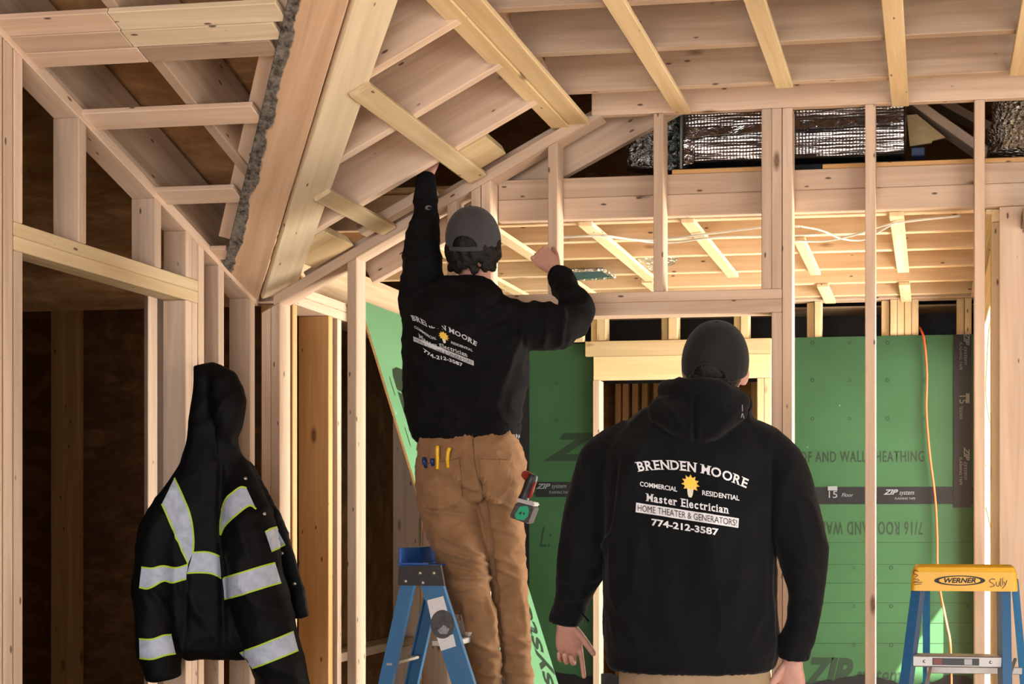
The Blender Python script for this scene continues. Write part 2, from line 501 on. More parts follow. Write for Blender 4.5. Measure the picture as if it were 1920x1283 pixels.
for u0, u1, dy in ((1511, 1525, .05), (1527, 1540, 0), (1652, 1667, .03), (1669, 1681.5, 0), (1682.3, 1695, 0), (1695.8, 1708.4, 0), (1709.2, 1722, 0), (1794, 1808, .03), (1809, 1822, 0)):
    box('cripple_stud', (xbk(u0), xbk(u1)), (BY + dy + .012, BY + dy + .10), (2.20, 2.44), M['fir'], wb)
box('top_plate', (-2.74, RX), (BY - .01, BY + .10), (2.441, 2.47), spf, wb)
box('membrane', (-2.74, 2.7), (BY + .42, BY + .43), (2.05, 3.2), M['dark'], wb, bevel=0)
# dim room seen through the framed opening
wr = struct('wall_beyond', 'dim stud wall seen through the framed opening in the green wall')
box('sheathing_panel', (-4.2, 0.6), (8.70, 8.712), (0, 2.6), M['osb'], wr, bevel=0)
for u in (1153, 1167, 1185, 1203, 1225, 1408):
    x = oy(u, 760, 8.55).x
    box('stud', (x, x + T), (8.55, 8.69), (0.0, 2.32), M['cedar'], wr)
box('top_plate', (-4.2, 0.6), (8.55, 8.69), (2.33, 2.41), M['cedar'], wr)
box('ceiling_board', (-4.2, 0.6), (7.25, 8.7), (2.42, 2.43), M['shell'], wr, bevel=0)

# ---- right wall of the far room, with a glazed door opening letting the sun in
wri = struct('wall_right', 'thin sliver of sunlit studs at the right side of the far room')
box('stud', (RX + .003, RX + W4), (5.16, 5.16 + T), (0.04, 2.39), M['fir'], wri)
box('stud', (RX + .003, RX + W4), (5.075, 5.075 + T), (0.04, 2.39), M['fir'], wri)
box('stud', (RX + .003, RX + W4), (6.965, 6.965 + T), (0.04, 2.39), M['fir'], wri)
box('stud', (RX + .003, RX + W4), (7.05, 7.05 + T), (0.04, 2.39), M['fir'], wri)
box('header', (RX + .003, RX + W4), (5.20, 6.962), (2.10, 2.30), M['fir'], wri)
box('top_plate', (RX + .003, RX + W4), (5.072, BY + .1), (2.391, 2.438), M['fir'], wri)
box('sheathing_panel', (RX + W4 + .002, RX + W4 + .014), (5.072, BY + .5), (2.10, 2.60), M['osb'], wri, bevel=0)
box('sheathing_panel', (RX + W4 + .002, RX + W4 + .014), (7.0, BY + .5), (0, 2.099), M['osb'], wri, bevel=0)
box('sheathing_panel', (RX + W4 + .002, RX + W4 + .014), (5.064, 5.155), (0, 2.099), M['osb'], wri, bevel=0)
box('eave', (RX + W4 + .02, 1.15), (4.9, 7.9), (2.35, 2.40), M['shell'], wri, bevel=0)

box('sheathing_panel', (XB - .012, XB - .001), (-3.1, 3.41), (0, 3.9), M['osb'], wl, bevel=0)
# ---- outer shell that keeps the attic dark (roof, near room side wall, rear wall above the opening)
sh = struct('wall_shell', 'outer walls and roof boards that enclose the building')
box('roof_board', (-6.1, 2.65), (-3.1, 5.1), (3.9, 3.95), M['shell'], sh, bevel=0)
box('roof_board', (-6.1, 1.03), (5.1, 9.8), (3.9, 3.95), M['shell'], sh, bevel=0)
box('side_board', (1.0, 1.02), (5.07, BY + .5), (2.41, 3.9), M['shell'], sh, bevel=0)
for Yr, Zr in (((-3.1, 0.6), (0, 3.9)), ((3.2, 5.06), (0, 3.9)), ((0.6, 3.2), (0, .65)), ((0.6, 3.2), (2.25, 3.9))):
    box('side_board', (2.6, 2.62), Yr, Zr, M['shell'], sh, bevel=0)
box('rear_board', (-6.1, 3.3), (9.7, 9.72), (0, 3.9), M['shell'], sh, bevel=0)
box('rear_board', (-6.1, 3.3), (-3.12, -3.1), (2.7, 3.9), M['shell'], sh, bevel=0)
box('rear_board', (-6.1, -2.7), (-3.12, -3.1), (0, 2.7), M['shell'], sh, bevel=0)
box('side_board', (RX + .1, 2.62), (BY + .5, BY + .52), (0, 3.9), M['shell'], sh, bevel=0)

# ---- ceiling: flat joists, two rafter slopes, valley planks, strapping
ce = struct('ceiling', 'open ceiling of joists, rafters, valley planks and strapping')
D10 = 0.235
for y in (4.651, 4.255, 3.863, 3.46):
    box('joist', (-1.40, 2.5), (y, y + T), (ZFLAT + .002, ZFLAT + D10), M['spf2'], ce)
def raft(y, x0, x1=-1.34, depth=D10, name='rafter'):
    p0 = Vector((x0, y, zB(x0))); p1 = Vector((x1, y, zB(x1)))
    return beam(name, p0 + nb * (depth / 2 + .001), p1 + nb * (depth / 2 + .001), T, depth, (0, 1, 0), spf, ce)
raft(4.651 - .020, -2.33); raft(4.255 - .020, -2.05); raft(3.863 - .020, -1.77); raft(3.46 - .02, -1.48)
# strapping (flat boards) under the flat ceiling, running away from the camera
for xcn, y0, y1 in ((-0.935, 3.1, 4.905), (-0.522, 3.1, 4.662), (-0.118, 3.1, 4.93), (0.295, 3.1, 4.64), (0.70, 3.1, 4.64), (1.1, 3.1, 4.64)):
    box('strapping', (xcn - .032, xcn + .032), (y0, y1), (ZFLAT - .018, ZFLAT + .001), pine, ce)
box('strapping', (-1.462, -1.389), (3.1, 4.965), (ZFLAT - .040, ZFLAT - .021), M['fir'], ce)
box('strapping', (-1.387, -1.305), (3.1, 4.93), (ZFLAT - .033, ZFLAT - .014), M['fir'], ce)
# strapping under slope B
def strapB(x0, x1, y0, y1, off=0.0):
    xm = (x0 + x1) / 2
    return beam('strapping', Vector((xm, y0, zB(xm))) - nb * (.010 + off), Vector((xm, y1, zB(xm))) - nb * (.010 + off), (x1 - x0) / db.x, .019, db, pine, ce)
strapB(-1.788, -1.722, 3.86, 4.932)
strapB(-2.150, -2.090, 4.36, 4.932)
# nailer boards lying in the slope next to the angled plate
def nailB(x0, x1, y0, y1, mat):
    xm = (x0 + x1) / 2; ym = (y0 + y1) / 2
    return beam('nailer', Vector((x0, ym, zB(x0))) + nb * .022, Vector((x1, ym, zB(x1))) + nb * .022, y1 - y0, T, (0, 1, 0), mat, ce)
nailB(-1.80, -1.625, 4.66, 4.90, M['fir'])
nailB(-2.42, -2.255, 4.66, 4.93, M['fir'])
nailB(-2.20, -1.90, 4.86, 4.92, spf)
# sheathing above the slopes
def xcr(y): return LX + (FY - y) * SA / SB
up = Vector((0, 0, .275))
panel_obj('roof_sheathing', [Vector((x, y, zB(x))) + up for x, y in ((xcr(2.7), 2.7), (-1.25, 2.7), (-1.25, 4.93), (LX, 4.93))], (0, 0, .012), M['osb'], ce)
box('roof_sheathing', (-1.3, 2.6), (2.8, 4.96), (ZFLAT + .25, ZFLAT + .262), M['osb'], ce, bevel=0)
# slope A
def zpA(x, y): return Vector((x, y, zA(y)))
for x in (-2.725, -2.312, -1.90, -1.49):
    y1 = min(4.90, FY - (x + 2.656) * SB / SA - .03)
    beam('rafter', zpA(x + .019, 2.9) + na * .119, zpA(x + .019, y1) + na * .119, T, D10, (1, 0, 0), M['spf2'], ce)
panel_obj('roof_sheathing', [zpA(x, y) + up for x, y in ((-4.6, 2.7), (xcr(2.7), 2.7), (LX, FY), (LX, 5.5), (-4.6, 5.5))], (0, 0, .012), M['osb'], ce)
def strapA(y0, y1, x0, x1, off=0.0, mat=None):
    ym = (y0 + y1) / 2
    return beam('strapping', zpA(x0, ym) - na * (.010 + off), zpA(x1, ym) - na * (.010 + off), (y1 - y0) / da.y, .019, da, mat or spf, ce)
for y0, y1, x0, xj, x1 in ((3.436, 3.504, -2.75, -2.305, -1.80), (3.506, 3.570, -2.75, -2.31, -1.845), (3.572, 3.632, -2.75, -2.30, -1.89)):
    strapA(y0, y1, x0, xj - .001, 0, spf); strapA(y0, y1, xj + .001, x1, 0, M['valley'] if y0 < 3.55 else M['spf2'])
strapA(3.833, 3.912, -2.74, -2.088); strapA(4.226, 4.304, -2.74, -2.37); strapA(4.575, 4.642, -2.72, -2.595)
# valley planks along the crease of the two slopes
vdir = Vector((SA / SB, -1, SA)).normalized()
c0 = Vector((LX + .012, FY - .03, zA(FY - .03)))
c1 = c0 + vdir * 2.6
sideA = na.cross(vdir).normalized()
if sideA.x > 0: sideA = -sideA
sideB = nb.cross(vdir).normalized()
if sideB.x < 0: sideB = -sideB
beam('valley_plank', c0 + sideA * .076 - na * .012, c1 + sideA * .076 - na * .012, .150, .022, sideA, M['bark'], ce, label='wide plank with a grey bark edge')
beam('valley_plank', c0 + sideB * .071 - nb * .012 + vdir * .0, c1 + sideB * .071 - nb * .012, .140, .022, sideB, M['valley'], ce, label='pale smooth plank along the valley')
beam('valley_rafter', c0 + sideA * .168 + na * .112 + vdir * .35, c1 + sideA * .168 + na * .112, .045, .20, sideA, spf, ce)
# far room ceiling
for y in (5.105, 5.444, 5.796, 6.204, 6.583, 6.961):
    box('joist', (-2.72, RX + .08), (y, y + T), (ZFAR + .001, ZFAR + .14), M['joist'], ce)
for x0, x1, y0, y1 in ((-1.388, -1.330, 5.03, 6.30), (-0.974, -0.921, 5.0, 6.255), (-0.575, -0.525, 5.47, 6.25), (-0.164, -0.108, 5.024, 6.242), (-0.573, -0.514, 6.58, 7.09), (-0.166, -0.110, 6.585, 7.09), (-1.79, -1.73, 5.05, 6.7), (-1.42, -1.36, 6.35, 7.0), (-2.15, -2.09, 5.05, 6.9), (RX - .02, RX + .04, 5.075, 7.0)):
    yl = 5.068 if y0 < 5.068 else y0
    box('strapping', (x0, x1), (yl, y1), (ZFAR - .019, ZFAR), pine, ce)
box('plywood_deck', (-2.7, RX + .08), (5.05, BY + .1), (ZFAR + .142, ZFAR + .154), M['osb_light'], ce, bevel=0)
box('rim_board', (-2.72, -1.9), (BY - .05, BY - .012), (2.236, ZFAR), M['joist'], ce)
p = oz(687, 526, 2.43); q = oz(757, 555, 2.43)
box('ceiling_beam', (p.x - .045, p.x), (5.07, BY - .06), (2.385, ZFAR), M['joist'], ce)
box('ceiling_beam', (p.x - .36, p.x - .32), (5.07, BY - .06), (2.30, ZFAR), M['joist'], ce)
box('infill_board', (-2.735, -2.722), (5.05, BY), (2.2295, ZFAR), M['joist'], ce)
# attic over the far room
for y, z0 in ((5.12, 0.0), (5.66, -.02)):
    p = oy(1060, 333, y); q = oy(1195, 258, y); d = (q - p).normalized(); n = Vector((-d.z, 0, d.x))
    beam('rafter', p - d * .9 + n * .09, q + d * .5 + n * .09, T, .18, (0, 1, 0), spf, ce)
for (ua, va), (ub, vb), y in (((1745, 186), (1900, 270), 6.1), ((1745, 225), (1900, 322), 5.85), ((1730, 210), (1900, 330), 5.6)):
    p = oy(ua, va, y); q = oy(ub, vb, y)
    beam('rafter', p - (q - p) * .4, q, T, .14, (0, 0, 1), spf, ce)
box('roof_sheathing', (-2.8, 2.6), (6.9, 6.912), (2.6, 3.9), M['osb'], ce, bevel=0)

# ================================================================== PRINTING AND LETTERING HELPERS
def text_bm(body, size=1.0, bold=0.0, spacing=1.0, align='CENTER', shear=0.0):
    cu = bpy.data.curves.new('lettering', 'FONT')
    cu.body = body; cu.size = size; cu.offset = bold; cu.space_character = spacing; cu.shear = shear
    cu.align_x = align; cu.align_y = 'CENTER'; cu.resolution_u = 3; cu.fill_mode = 'FRONT'
    o = bpy.data.objects.new('lettering', cu); COL.objects.link(o)
    dg = bpy.context.evaluated_depsgraph_get(); dg.update()
    me = bpy.data.meshes.new_from_object(o.evaluated_get(dg))
    bpy.data.objects.remove(o); bpy.data.curves.remove(cu)
    bm = bmesh.new(); bm.from_mesh(me); bpy.data.meshes.remove(me)
    return bm
def bm_bounds(bm):
    xs = [v.co.x for v in bm.verts]; ys = [v.co.y for v in bm.verts]
    return min(xs), max(xs), min(ys), max(ys)
def bm_join(dst, src):
    mp = {v: dst.verts.new(v.co) for v in src.verts}
    for f in src.faces:
        try: dst.faces.new([mp[v] for v in f.verts])
        except ValueError: pass
    src.free()
def bm_poly(bm, pts):
    try: return bm.faces.new([bm.verts.new((p[0], p[1], 0)) for p in pts])
    except ValueError: return None
def fit(bm, x0, x1, y0, y1):
    a, b, c, d = bm_bounds(bm)
    for v in bm.verts:
        v.co.x = x0 + (v.co.x - a) / (b - a) * (x1 - x0)
        v.co.y = y0 + (v.co.y - c) / (d - c) * (y1 - y0)
    return bm
def flat_print(name, bm, o, ex, ey, mat, parent, mirror=False):
    """put 2D lettering (metres) on a real plane: origin o, axes ex, ey"""
    o, ex, ey = Vector(o), Vector(ex).normalized(), Vector(ey).normalized()
    for v in bm.verts: v.co = o + ex * v.co.x + ey * v.co.y
    return mesh_obj(name, bm_mesh(name, bm), mat, parent)
def grid_cut(bm, step):
    a, b, c, d = bm_bounds(bm)
    for ax, lo, hi in ((0, a, b), (1, c, d)):
        x = lo + step
        while x < hi:
            no = Vector((1, 0, 0)) if ax == 0 else Vector((0, 1, 0))
            bmesh.ops.bisect_plane(bm, geom=bm.verts[:] + bm.edges[:] + bm.faces[:], plane_co=no * x, plane_no=no)
            x += step
    bmesh.ops.triangulate(bm, faces=bm.faces[:])
def decal(name, bm, bvh, mat, parent, off=0.0015, step=7.0, mask=None):
    """wrap a 2D shape (given in photograph pixels, y down) onto the real surface held in bvh"""
    grid_cut(bm, step)
    dead = []
    for v in bm.verts:
        if mask and mask(v.co.x, v.co.y): dead.append(v); continue
        D = ray(v.co.x, v.co.y).normalized()
        loc, nor, _, _ = bvh.ray_cast(_O, D)
        if loc is None: dead.append(v); continue
        if nor.dot(D) > 0: nor = -nor
        v.co = loc + nor * off
    bmesh.ops.delete(bm, geom=dead, context='VERTS')
    return mesh_obj(name, bm_mesh(name, bm), mat, parent)

# ---- print on the green sheathing of the far wall
yp = BY - .0012
ink = M['ink']
def bwall(name, body, u0, u1, v0, v1, mat=ink, flip=False, spacing=1.0, shear=0.0, bold=0.0, y=yp, clip=None):
    p = oy(u0, v1, y); q = oy(u1, v0, y)
    b = fit(text_bm(body, 1.0, bold, spacing, shear=shear), 0, q.x - p.x, 0, q.z - p.z)
    if flip:                                   # sheet mounted upside down
        for v in b.verts: v.co = Vector((q.x - p.x - v.co.x, q.z - p.z - v.co.y, 0))
    if clip is not None:                       # the sheet was cut here
        bmesh.ops.bisect_plane(b, geom=b.verts[:] + b.edges[:] + b.faces[:], plane_co=Vector((clip - p.x, 0, 0)), plane_no=Vector((1, 0, 0)), clear_outer=True)
    flat_print(name, b, p, (1, 0, 0), (0, 0, 1), mat, wb)
bwall('lettering', '7/16 ROOF AND WALL SHEATHING', 1434, 1733, 845, 868, spacing=1.15, bold=.015)
bwall('lettering', '7/16 ROOF AND WALL SHEATHING', 1420, 1730, 978, 1003, flip=True, spacing=1.15, bold=.015)
bwall('lettering', 'ZIP', 1018, 1178, 811, 865, shear=0.45, bold=.05, clip=-1.853)
bwall('lettering', 'ZIP', 1505, 1600, 1234, 1290, shear=0.3, bold=.05)
bwall('lettering', 'system', 1604, 1690, 1256, 1296, shear=0.3)
bwall('lettering', 'L:', 1012, 1034, 988, 1026, shear=0.3)
# fastener marks
def ring_mark(u, v, sq=False):
    c = oy(u, v, yp); r = .011
    bm = bmesh.new(); n = 4 if sq else 12; k0 = pi / 4 if sq else 0
    for rr in (1.0,):
        o_ = [bm.verts.new(c + Vector((cos(k0 + 2 * pi * k / n) * r, 0, sin(k0 + 2 * pi * k / n) * r))) for k in range(n)]
        i_ = [bm.verts.new(c + Vector((cos(k0 + 2 * pi * k / n) * r * .62, 0, sin(k0 + 2 * pi * k / n) * r * .62))) for k in range(n)]
        for k in range(n): bm.faces.new((o_[k], o_[(k + 1) % n], i_[(k + 1) % n], i_[k]))
    mesh_obj('fastener_mark', bm_mesh('fastener_mark', bm), ink, wb)
for v in (643, 713, 785): 
    for i, u in enumerate((1523, 1593, 1664, 1735)): ring_mark(u, v, i == 1)
for v in (719, 789): ring_mark(1043, v); ring_mark(1110, v)
for v in (1065, 1137, 1210):
    ring_mark(1601, v, True); ring_mark(1671, v)
for v in (1137,): ring_mark(1815, v, True)
for v in (1018, 1059, 1094, 1131, 1169, 1207):          # faint gauge lines
    a = oy(1492, v, yp); b = oy(1822, v, yp)
    bm = bmesh.new(); bm.faces.new([bm.verts.new(p) for p in (a, b, b + Vector((0, 0, .0022)), a + Vector((0, 0, .0022)))])
    mesh_obj('gauge_line', bm_mesh('gauge_line', bm), ink, wb)
# black flashing tape
yt = BY - .0035
def tape_piece(x0, x1, z0, z1, dy=0.0):
    return box('flashing_tape', (x0, x1), (yt - dy, BY - .0014 - dy), (z0, z1), M['tape'], wb, bevel=0)
tape_piece(-2.185, -1.852, 1.382, 1.466); tape_piece(-0.86, RX - .004, 1.340, 1.432)
tape_piece(0.112, 0.205, 1.322, 2.242, .003); tape_piece(-2.30, -2.222, 0.3, 2.225, .003)
tk = M['tapeink']
def tprint(body, u0, u1, v0, v1, **k): bwall('tape_lettering', body, u0, u1, v0, v1, tk, y=yt - .006, **k)
tprint('ZIP', 1005, 1032, 907, 917, shear=.4, bold=.03); tprint('system', 1034, 1062, 909, 918, shear=.3)
tprint('FLASHING TAPE', 1030, 1068, 921, 926)
tprint('ZIP', 1656, 1684, 918, 928, shear=.4, bold=.03); tprint('system', 1686, 1714, 921, 931, shear=.3); tprint('FLASHING TAPE', 1678, 1716, 933, 937)
tprint('15', 1554, 1570, 921, 934); tprint('Floor', 1578, 1600, 925, 932, shear=.3)
def vprint(body, u0, u1, v0, v1, **k):            # lettering running down the vertical tape
    p = oy(u1, v0, yt - .006); q = oy(u0, v1, yt - .006)
    b = fit(text_bm(body, 1.0, **k), 0, p.z - q.z, 0, p.x - q.x)
    flat_print('tape_lettering', b, Vector((q.x, p.y, p.z)), (0, 0, -1), (1, 0, 0), tk, wb)
for v0 in (622, 838):
    vprint('ZIP', 1807, 1818, v0, v0 + 26, shear=.4, bold=.03); vprint('system', 1805, 1814, v0 + 28, v0 + 62, shear=.3); vprint('FLASHING TAPE', 1799, 1804, v0 + 20, v0 + 72)
vprint('15', 1799, 1812, 742, 757); vprint('TECH DATA', 1799, 1805, 762, 786)
bm = bmesh.new(); p = oy(1811, 738, yt - .006); q = oy(1818, 756, yt - .006)
bm.faces.new([bm.verts.new(c) for c in ((p.x, p.y, p.z), (q.x, p.y, p.z), (q.x, p.y, q.z), (p.x, p.y, q.z))]); mesh_obj('tape_mark', bm_mesh('tape_mark', bm), tk, wb)
bm = bmesh.new(); p = oy(1552, 912, yt - .006); q = oy(1570, 920, yt - .006)
bm.faces.new([bm.verts.new(c) for c in ((p.x, p.y, p.z), (q.x, p.y, p.z), (q.x, p.y, q.z), (p.x, p.y, q.z))]); mesh_obj('tape_mark', bm_mesh('tape_mark', bm), tk, wb)
# torn black membrane along the foot of the wall
rr = random.Random(3)
pts = [(-2.7, 0.0), (RX - .01, 0.0)]
x = RX - .01
top = []
while x > -2.7:
    top.append((x, 0.40 + .06 * mnoise.noise(Vector((x * 4, 0, 0))) + rr.uniform(-.012, .012))); x -= .035
panel_obj('membrane', [Vector((px, yt - .004, pz)) for px, pz in pts + top], (0, .002, 0), M['dark'], wb, label='torn black membrane')

# ================================================================== THINGS
# ---- loose green sheet leaning in the far room
y1, y2 = 5.60, 6.72
tp = oy(687, 605, y1); bt = oy(785, 925, y1)
dr = (bt - tp) / (bt.z - tp.z)                     # per metre of height
def lean(z, y): 
    p = bt + dr * (z - bt.z); return Vector((p.x, y, z))
zt_ = 2.245
lp = thing('sheathing_sheet', 'loose green sheathing sheet leaning against studs behind the man on the ladder', 'sheet', lean(0.004, (y1 + y2) / 2))
nrm = Vector((-dr.z, 0, dr.x)); nrm = nrm if nrm.x > 0 else -nrm; nrm.normalize()
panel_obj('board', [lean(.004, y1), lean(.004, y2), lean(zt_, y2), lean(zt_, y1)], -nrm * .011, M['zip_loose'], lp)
panel_obj('raw_edge', [lean(.006, y1 - .0012) - nrm * .0008, lean(zt_, y1 - .0012) - nrm * .0008, lean(zt_, y1 - .0012) - nrm * .0102, lean(.006, y1 - .0012) - nrm * .0102], (0, .0009, 0), M['cedar'], lp, label='raw orange strand edge of the sheet')
upd = (lean(1, y1) - lean(0, y1)).normalized()
def lprint(body, s0, s1, t0, t1, **k):              # s along the sheet from the floor, t from the near edge
    b = fit(text_bm(body, 1.0, **k), 0, s1 - s0, 0, t1 - t0)
    o_ = lean(0, y1) + upd * s0 + nrm * .0012
    flat_print('lettering', b, o_ + Vector((0, t1, 0)), upd, (0, -1, 0), ink, lp)
lprint('ZIP', 0.02, 0.36, 0.80, 1.10, shear=.35, bold=.05); lprint('system', 0.40, 1.06, 0.88, 1.11, shear=.35, bold=.02)
lprint('ZIP', 1.62, 2.06, 0.12, 0.55, shear=.35, bold=.05)
for k in range(5):
    b = bmesh.new(); bm_poly(b, ((0, 0), (.09, 0), (.09, .006), (0, .006)))
    flat_print('print_mark', b, lean(0, y1) + upd * (.95 + .24 * k) + nrm * .0012 + Vector((0, .07, 0)), upd, (0, 1, 0), ink, lp)

# ---- ladders
def lad_mat(name, c): return plain(name, c, 0.35, spec=0.5, var=0.12, scale=60)
M['blue'] = lad_mat('blue_fibreglass', (0.020, 0.130, 0.29)); M['blue2'] = lad_mat('deep_blue_fibreglass', (0.008, 0.055, 0.14))
M['bluetray'] = plain('blue_plastic', (0.012, 0.085, 0.33), 0.25, spec=0.6)
M['blackp'] = plain('black_plastic', (0.018, 0.018, 0.02), 0.4, var=0.2, scale=80)
M['alu'] = plain('brushed_aluminium', (0.36, 0.34, 0.32), 0.45, metal=0.7, var=0.1, scale=90)
M['bolt'] = plain('zinc_bolt', (0.55, 0.52, 0.48), 0.4, metal=0.9)
M['yellow'] = plain('yellow_plastic', (0.62, 0.33, 0.012), 0.42, spec=0.5, var=0.10, scale=30)
M['white'] = plain('white_sticker', (0.66, 0.66, 0.67), 0.5, var=0.15, scale=60)
M['print'] = plain('black_print', (0.012, 0.012, 0.012), 0.6)

def cyl(name, p0, p1, r, mat, parent, sides=12, label=None):
    return tube(name, [p0, p1], r, mat, parent, sides, label=label)
def channel(name, p0, p1, w, t, wdir, mat, parent, flange=0.022):
    """C-shaped ladder rail: web plus two flanges, one mesh"""
    p0, p1 = Vector(p0), Vector(p1)
    x = (p1 - p0).normalized(); y = Vector(wdir); y = (y - x * y.dot(x)).normalized(); z = x.cross(y)
    L = (p1 - p0).length
    bm = bmesh.new()
    prof = [(-w / 2, 0), (w / 2, 0), (w / 2, flange), (w / 2 - t, flange), (w / 2 - t, t), (-w / 2 + t, t), (-w / 2 + t, flange), (-w / 2, flange)]
    A = [bm.verts.new(Vector((-L / 2, a, b))) for a, b in prof]; B = [bm.verts.new(Vector((L / 2, a, b))) for a, b in prof]
    for i in range(8): bm.faces.new((A[i], A[(i + 1) % 8], B[(i + 1) % 8], B[i]))
    for q in ((0, 1, 4, 5), (1, 2, 3, 4), (0, 5, 6, 7)):
        bm.faces.new([A[i] for i in q]); bm.faces.new([B[i] for i in q])
    bmesh.ops.recalc_face_normals(bm, faces=bm.faces)
    o = mesh_obj(name, bm_mesh(name, bm), mat)
    o.matrix_world = basis(x, y, z, (p0 + p1) / 2)
    return put(o, parent)

# blue stepladder seen from its side, the man stands on its second step
yn, yf = 4.30, 4.58
def lp1(u, v, y=yn): return oy(u, v, y)
def toz(p, q, z):                                     # continue the line p-q to height z
    t_ = (z - p.z) / (q.z - p.z); return p + (q - p) * t_
ft, fb_ = lp1(805, 1085), lp1(868, 1283)
rt, rb_ = lp1(764, 1085), lp1(720, 1283)
F0 = toz(ft, fb_, 0.0); R0 = toz(rt, rb_, 0.0)
sl = thing('stepladder', 'blue stepladder with black bracket and worn stickers under the man reaching up', 'ladder', ((F0.x + R0.x) / 2, (yn + yf) / 2, 0))
for y, flip in ((yn, 1), (yf, -1)):
    dy = Vector((0, y - yn, 0))
    channel('front_rail', F0 + dy, ft + dy, .076, .006, (1, 0, 0) if flip > 0 else (-1, 0, 0), M['blue'], sl)
    channel('rear_rail', R0 + dy + Vector((0, .008 * flip, 0)), rt + dy + Vector((0, .008 * flip, 0)), .048, .005, (1, 0, 0) if flip > 0 else (-1, 0, 0), M['blue'], sl)
def frail(z): return toz(ft, fb_, z)
def rrail(z): return toz(rt, rb_, z)
for z in (0.29, 0.57, 0.85):
    c = frail(z)
    box('step', (c.x - .066, c.x + .020), (yn + .008, yf - .008), (z - .022, z), M['alu'], sl, bevel=.003)
for z in (0.25, 0.50, 0.765):
    c = rrail(z); box('rear_bar', (c.x - .012, c.x + .012), (yn + .008, yf - .008), (z - .006, z + .006), M['alu'], sl, bevel=.002)
p, q = lp1(746, 1071, yn - .012), lp1(832, 1099, yn - .012)
# black side bracket as a solid plate with sloping right end
panel_obj('bracket', [lp1(748, 1062, yn - .010), lp1(826, 1060, yn - .010), lp1(833, 1099, yn - .010), lp1(746, 1098, yn - .010)], (0, .012, 0), M['blackp'], sl, label='black bolted side bracket')
panel_obj('bracket', [lp1(748, 1062, yn - .010) + Vector((0, yf - yn + .008, 0)), lp1(826, 1060, yn - .010) + Vector((0, yf - yn + .008, 0)), lp1(833, 1099, yn - .010) + Vector((0, yf - yn + .008, 0)), lp1(746, 1098, yn - .010) + Vector((0, yf - yn + .008, 0))], (0, .012, 0), M['blackp'], sl)
for u, v in ((761, 1090), (793, 1093), (788, 1075), (814, 1075)):
    c = lp1(u, v, yn - .010); cyl('bolt', c, c - Vector((0, .006, 0)), .0065, M['bolt'], sl)
a, b = lp1(747, 1062, yn), lp1(827, 1028, yn)
zc0, zc1 = a.z, b.z
x0, x1 = a.x, b.x - .045
# moulded blue tool tray on top, open box with a lip
tr = box('tray_floor', (x0, x1), (yn - .004, yf + .004), (zc0 - .004, zc0 + .004), M['bluetray'], sl, bevel=.002)
box('tray_wall', (x0, x1), (yf - .002, yf + .006), (zc0 + .005, zc1), M['bluetray'], sl, bevel=.002)
box('tray_wall', (x0, x0 + .008), (yn + .0, yf - .003), (zc0 + .005, zc1), M['bluetray'], sl, bevel=.002)
box('tray_wall', (x0, x1), (yn - .004, yn - .001), (zc0 + .005, zc0 + .012), M['bluetray'], sl, bevel=.001)
box('tray_tab', (x0 - .024, x0 - .001), (yn + .10, yf - .06), (zc0 + .003, zc1 - .006), M['bluetray'], sl, bevel=.003)
# stickers on the near front rail
def rail_patch(name, pts, mat, off, parent=sl):
    b = bmesh.new()
    vs = [b.verts.new(lp1(u, v, yn - .0006 - off)) for u, v in pts]
    b.faces.new(vs)
    return mesh_obj(name, bm_mesh(name, b), mat, parent)
rail_patch('white_label', [(801, 1126), (831, 1118), (839, 1146), (843, 1160), (809, 1166)], M['white'], 0.0)
rail_patch('white_label', [(819, 1196), (850, 1190), (855, 1212), (827, 1221)], M['white'], 0.0)
rail_patch('round_sticker', [(829.5 + 22.5 * cos(2 * pi * k / 28), 1171 + 27 * sin(2 * pi * k / 28)) for k in range(28)], plain('worn_black_sticker', (0.05, 0.05, 0.055), 0.4, var=.9, scale=55), .0008)
rail_patch('scuff', [(820, 1183), (832, 1172), (843, 1180), (838, 1190), (826, 1189)], plain('scuffed_grey', (0.25, 0.26, 0.28), 0.6, var=.9, scale=160), .0014)

# yellow-topped blue stepladder at the right
ya = 4.22
def q1(u, v, y): return oy(u, v, y)
FLt, FLb = q1(1719, 1104, ya), q1(1696, 1283, ya - .10)
FRt, FRb = q1(1886, 1106, ya), q1(1889, 1283, ya - .10)
RLt, RLb = q1(1737, 1104, ya + .13), q1(1737, 1283, ya + .24)
RRt, RRb = q1(1903, 1104, ya + .13), q1(1919, 1283, ya + .24)
yl_ = thing('stepladder', 'blue stepladder with yellow top cap beside the right stud', 'ladder', ((FLt.x + FRt.x) / 2, ya + .05, 0))
for nm, t_, b_, sgn in (('front_rail', FLt, FLb, 1), ('front_rail', FRt, FRb, -1), ('rear_rail', RLt, RLb, 1), ('rear_rail', RRt, RRb, -1)):
    base = toz(t_, b_, 0.0)
    wd = Vector((1, -.25 * sgn, 0)) if nm == 'front_rail' else Vector((1, 0, 0))
    channel(nm, base, t_ + Vector((0, 0, .02)), .030 if nm == 'front_rail' else .024, .005, wd, M['blue'] if nm == 'rear_rail' else lad_mat('blue_rail_%s' % ('a' if sgn > 0 else 'b'), (0.012, 0.080, 0.19)), yl_, flange=.055 if nm == 'front_rail' else .03)
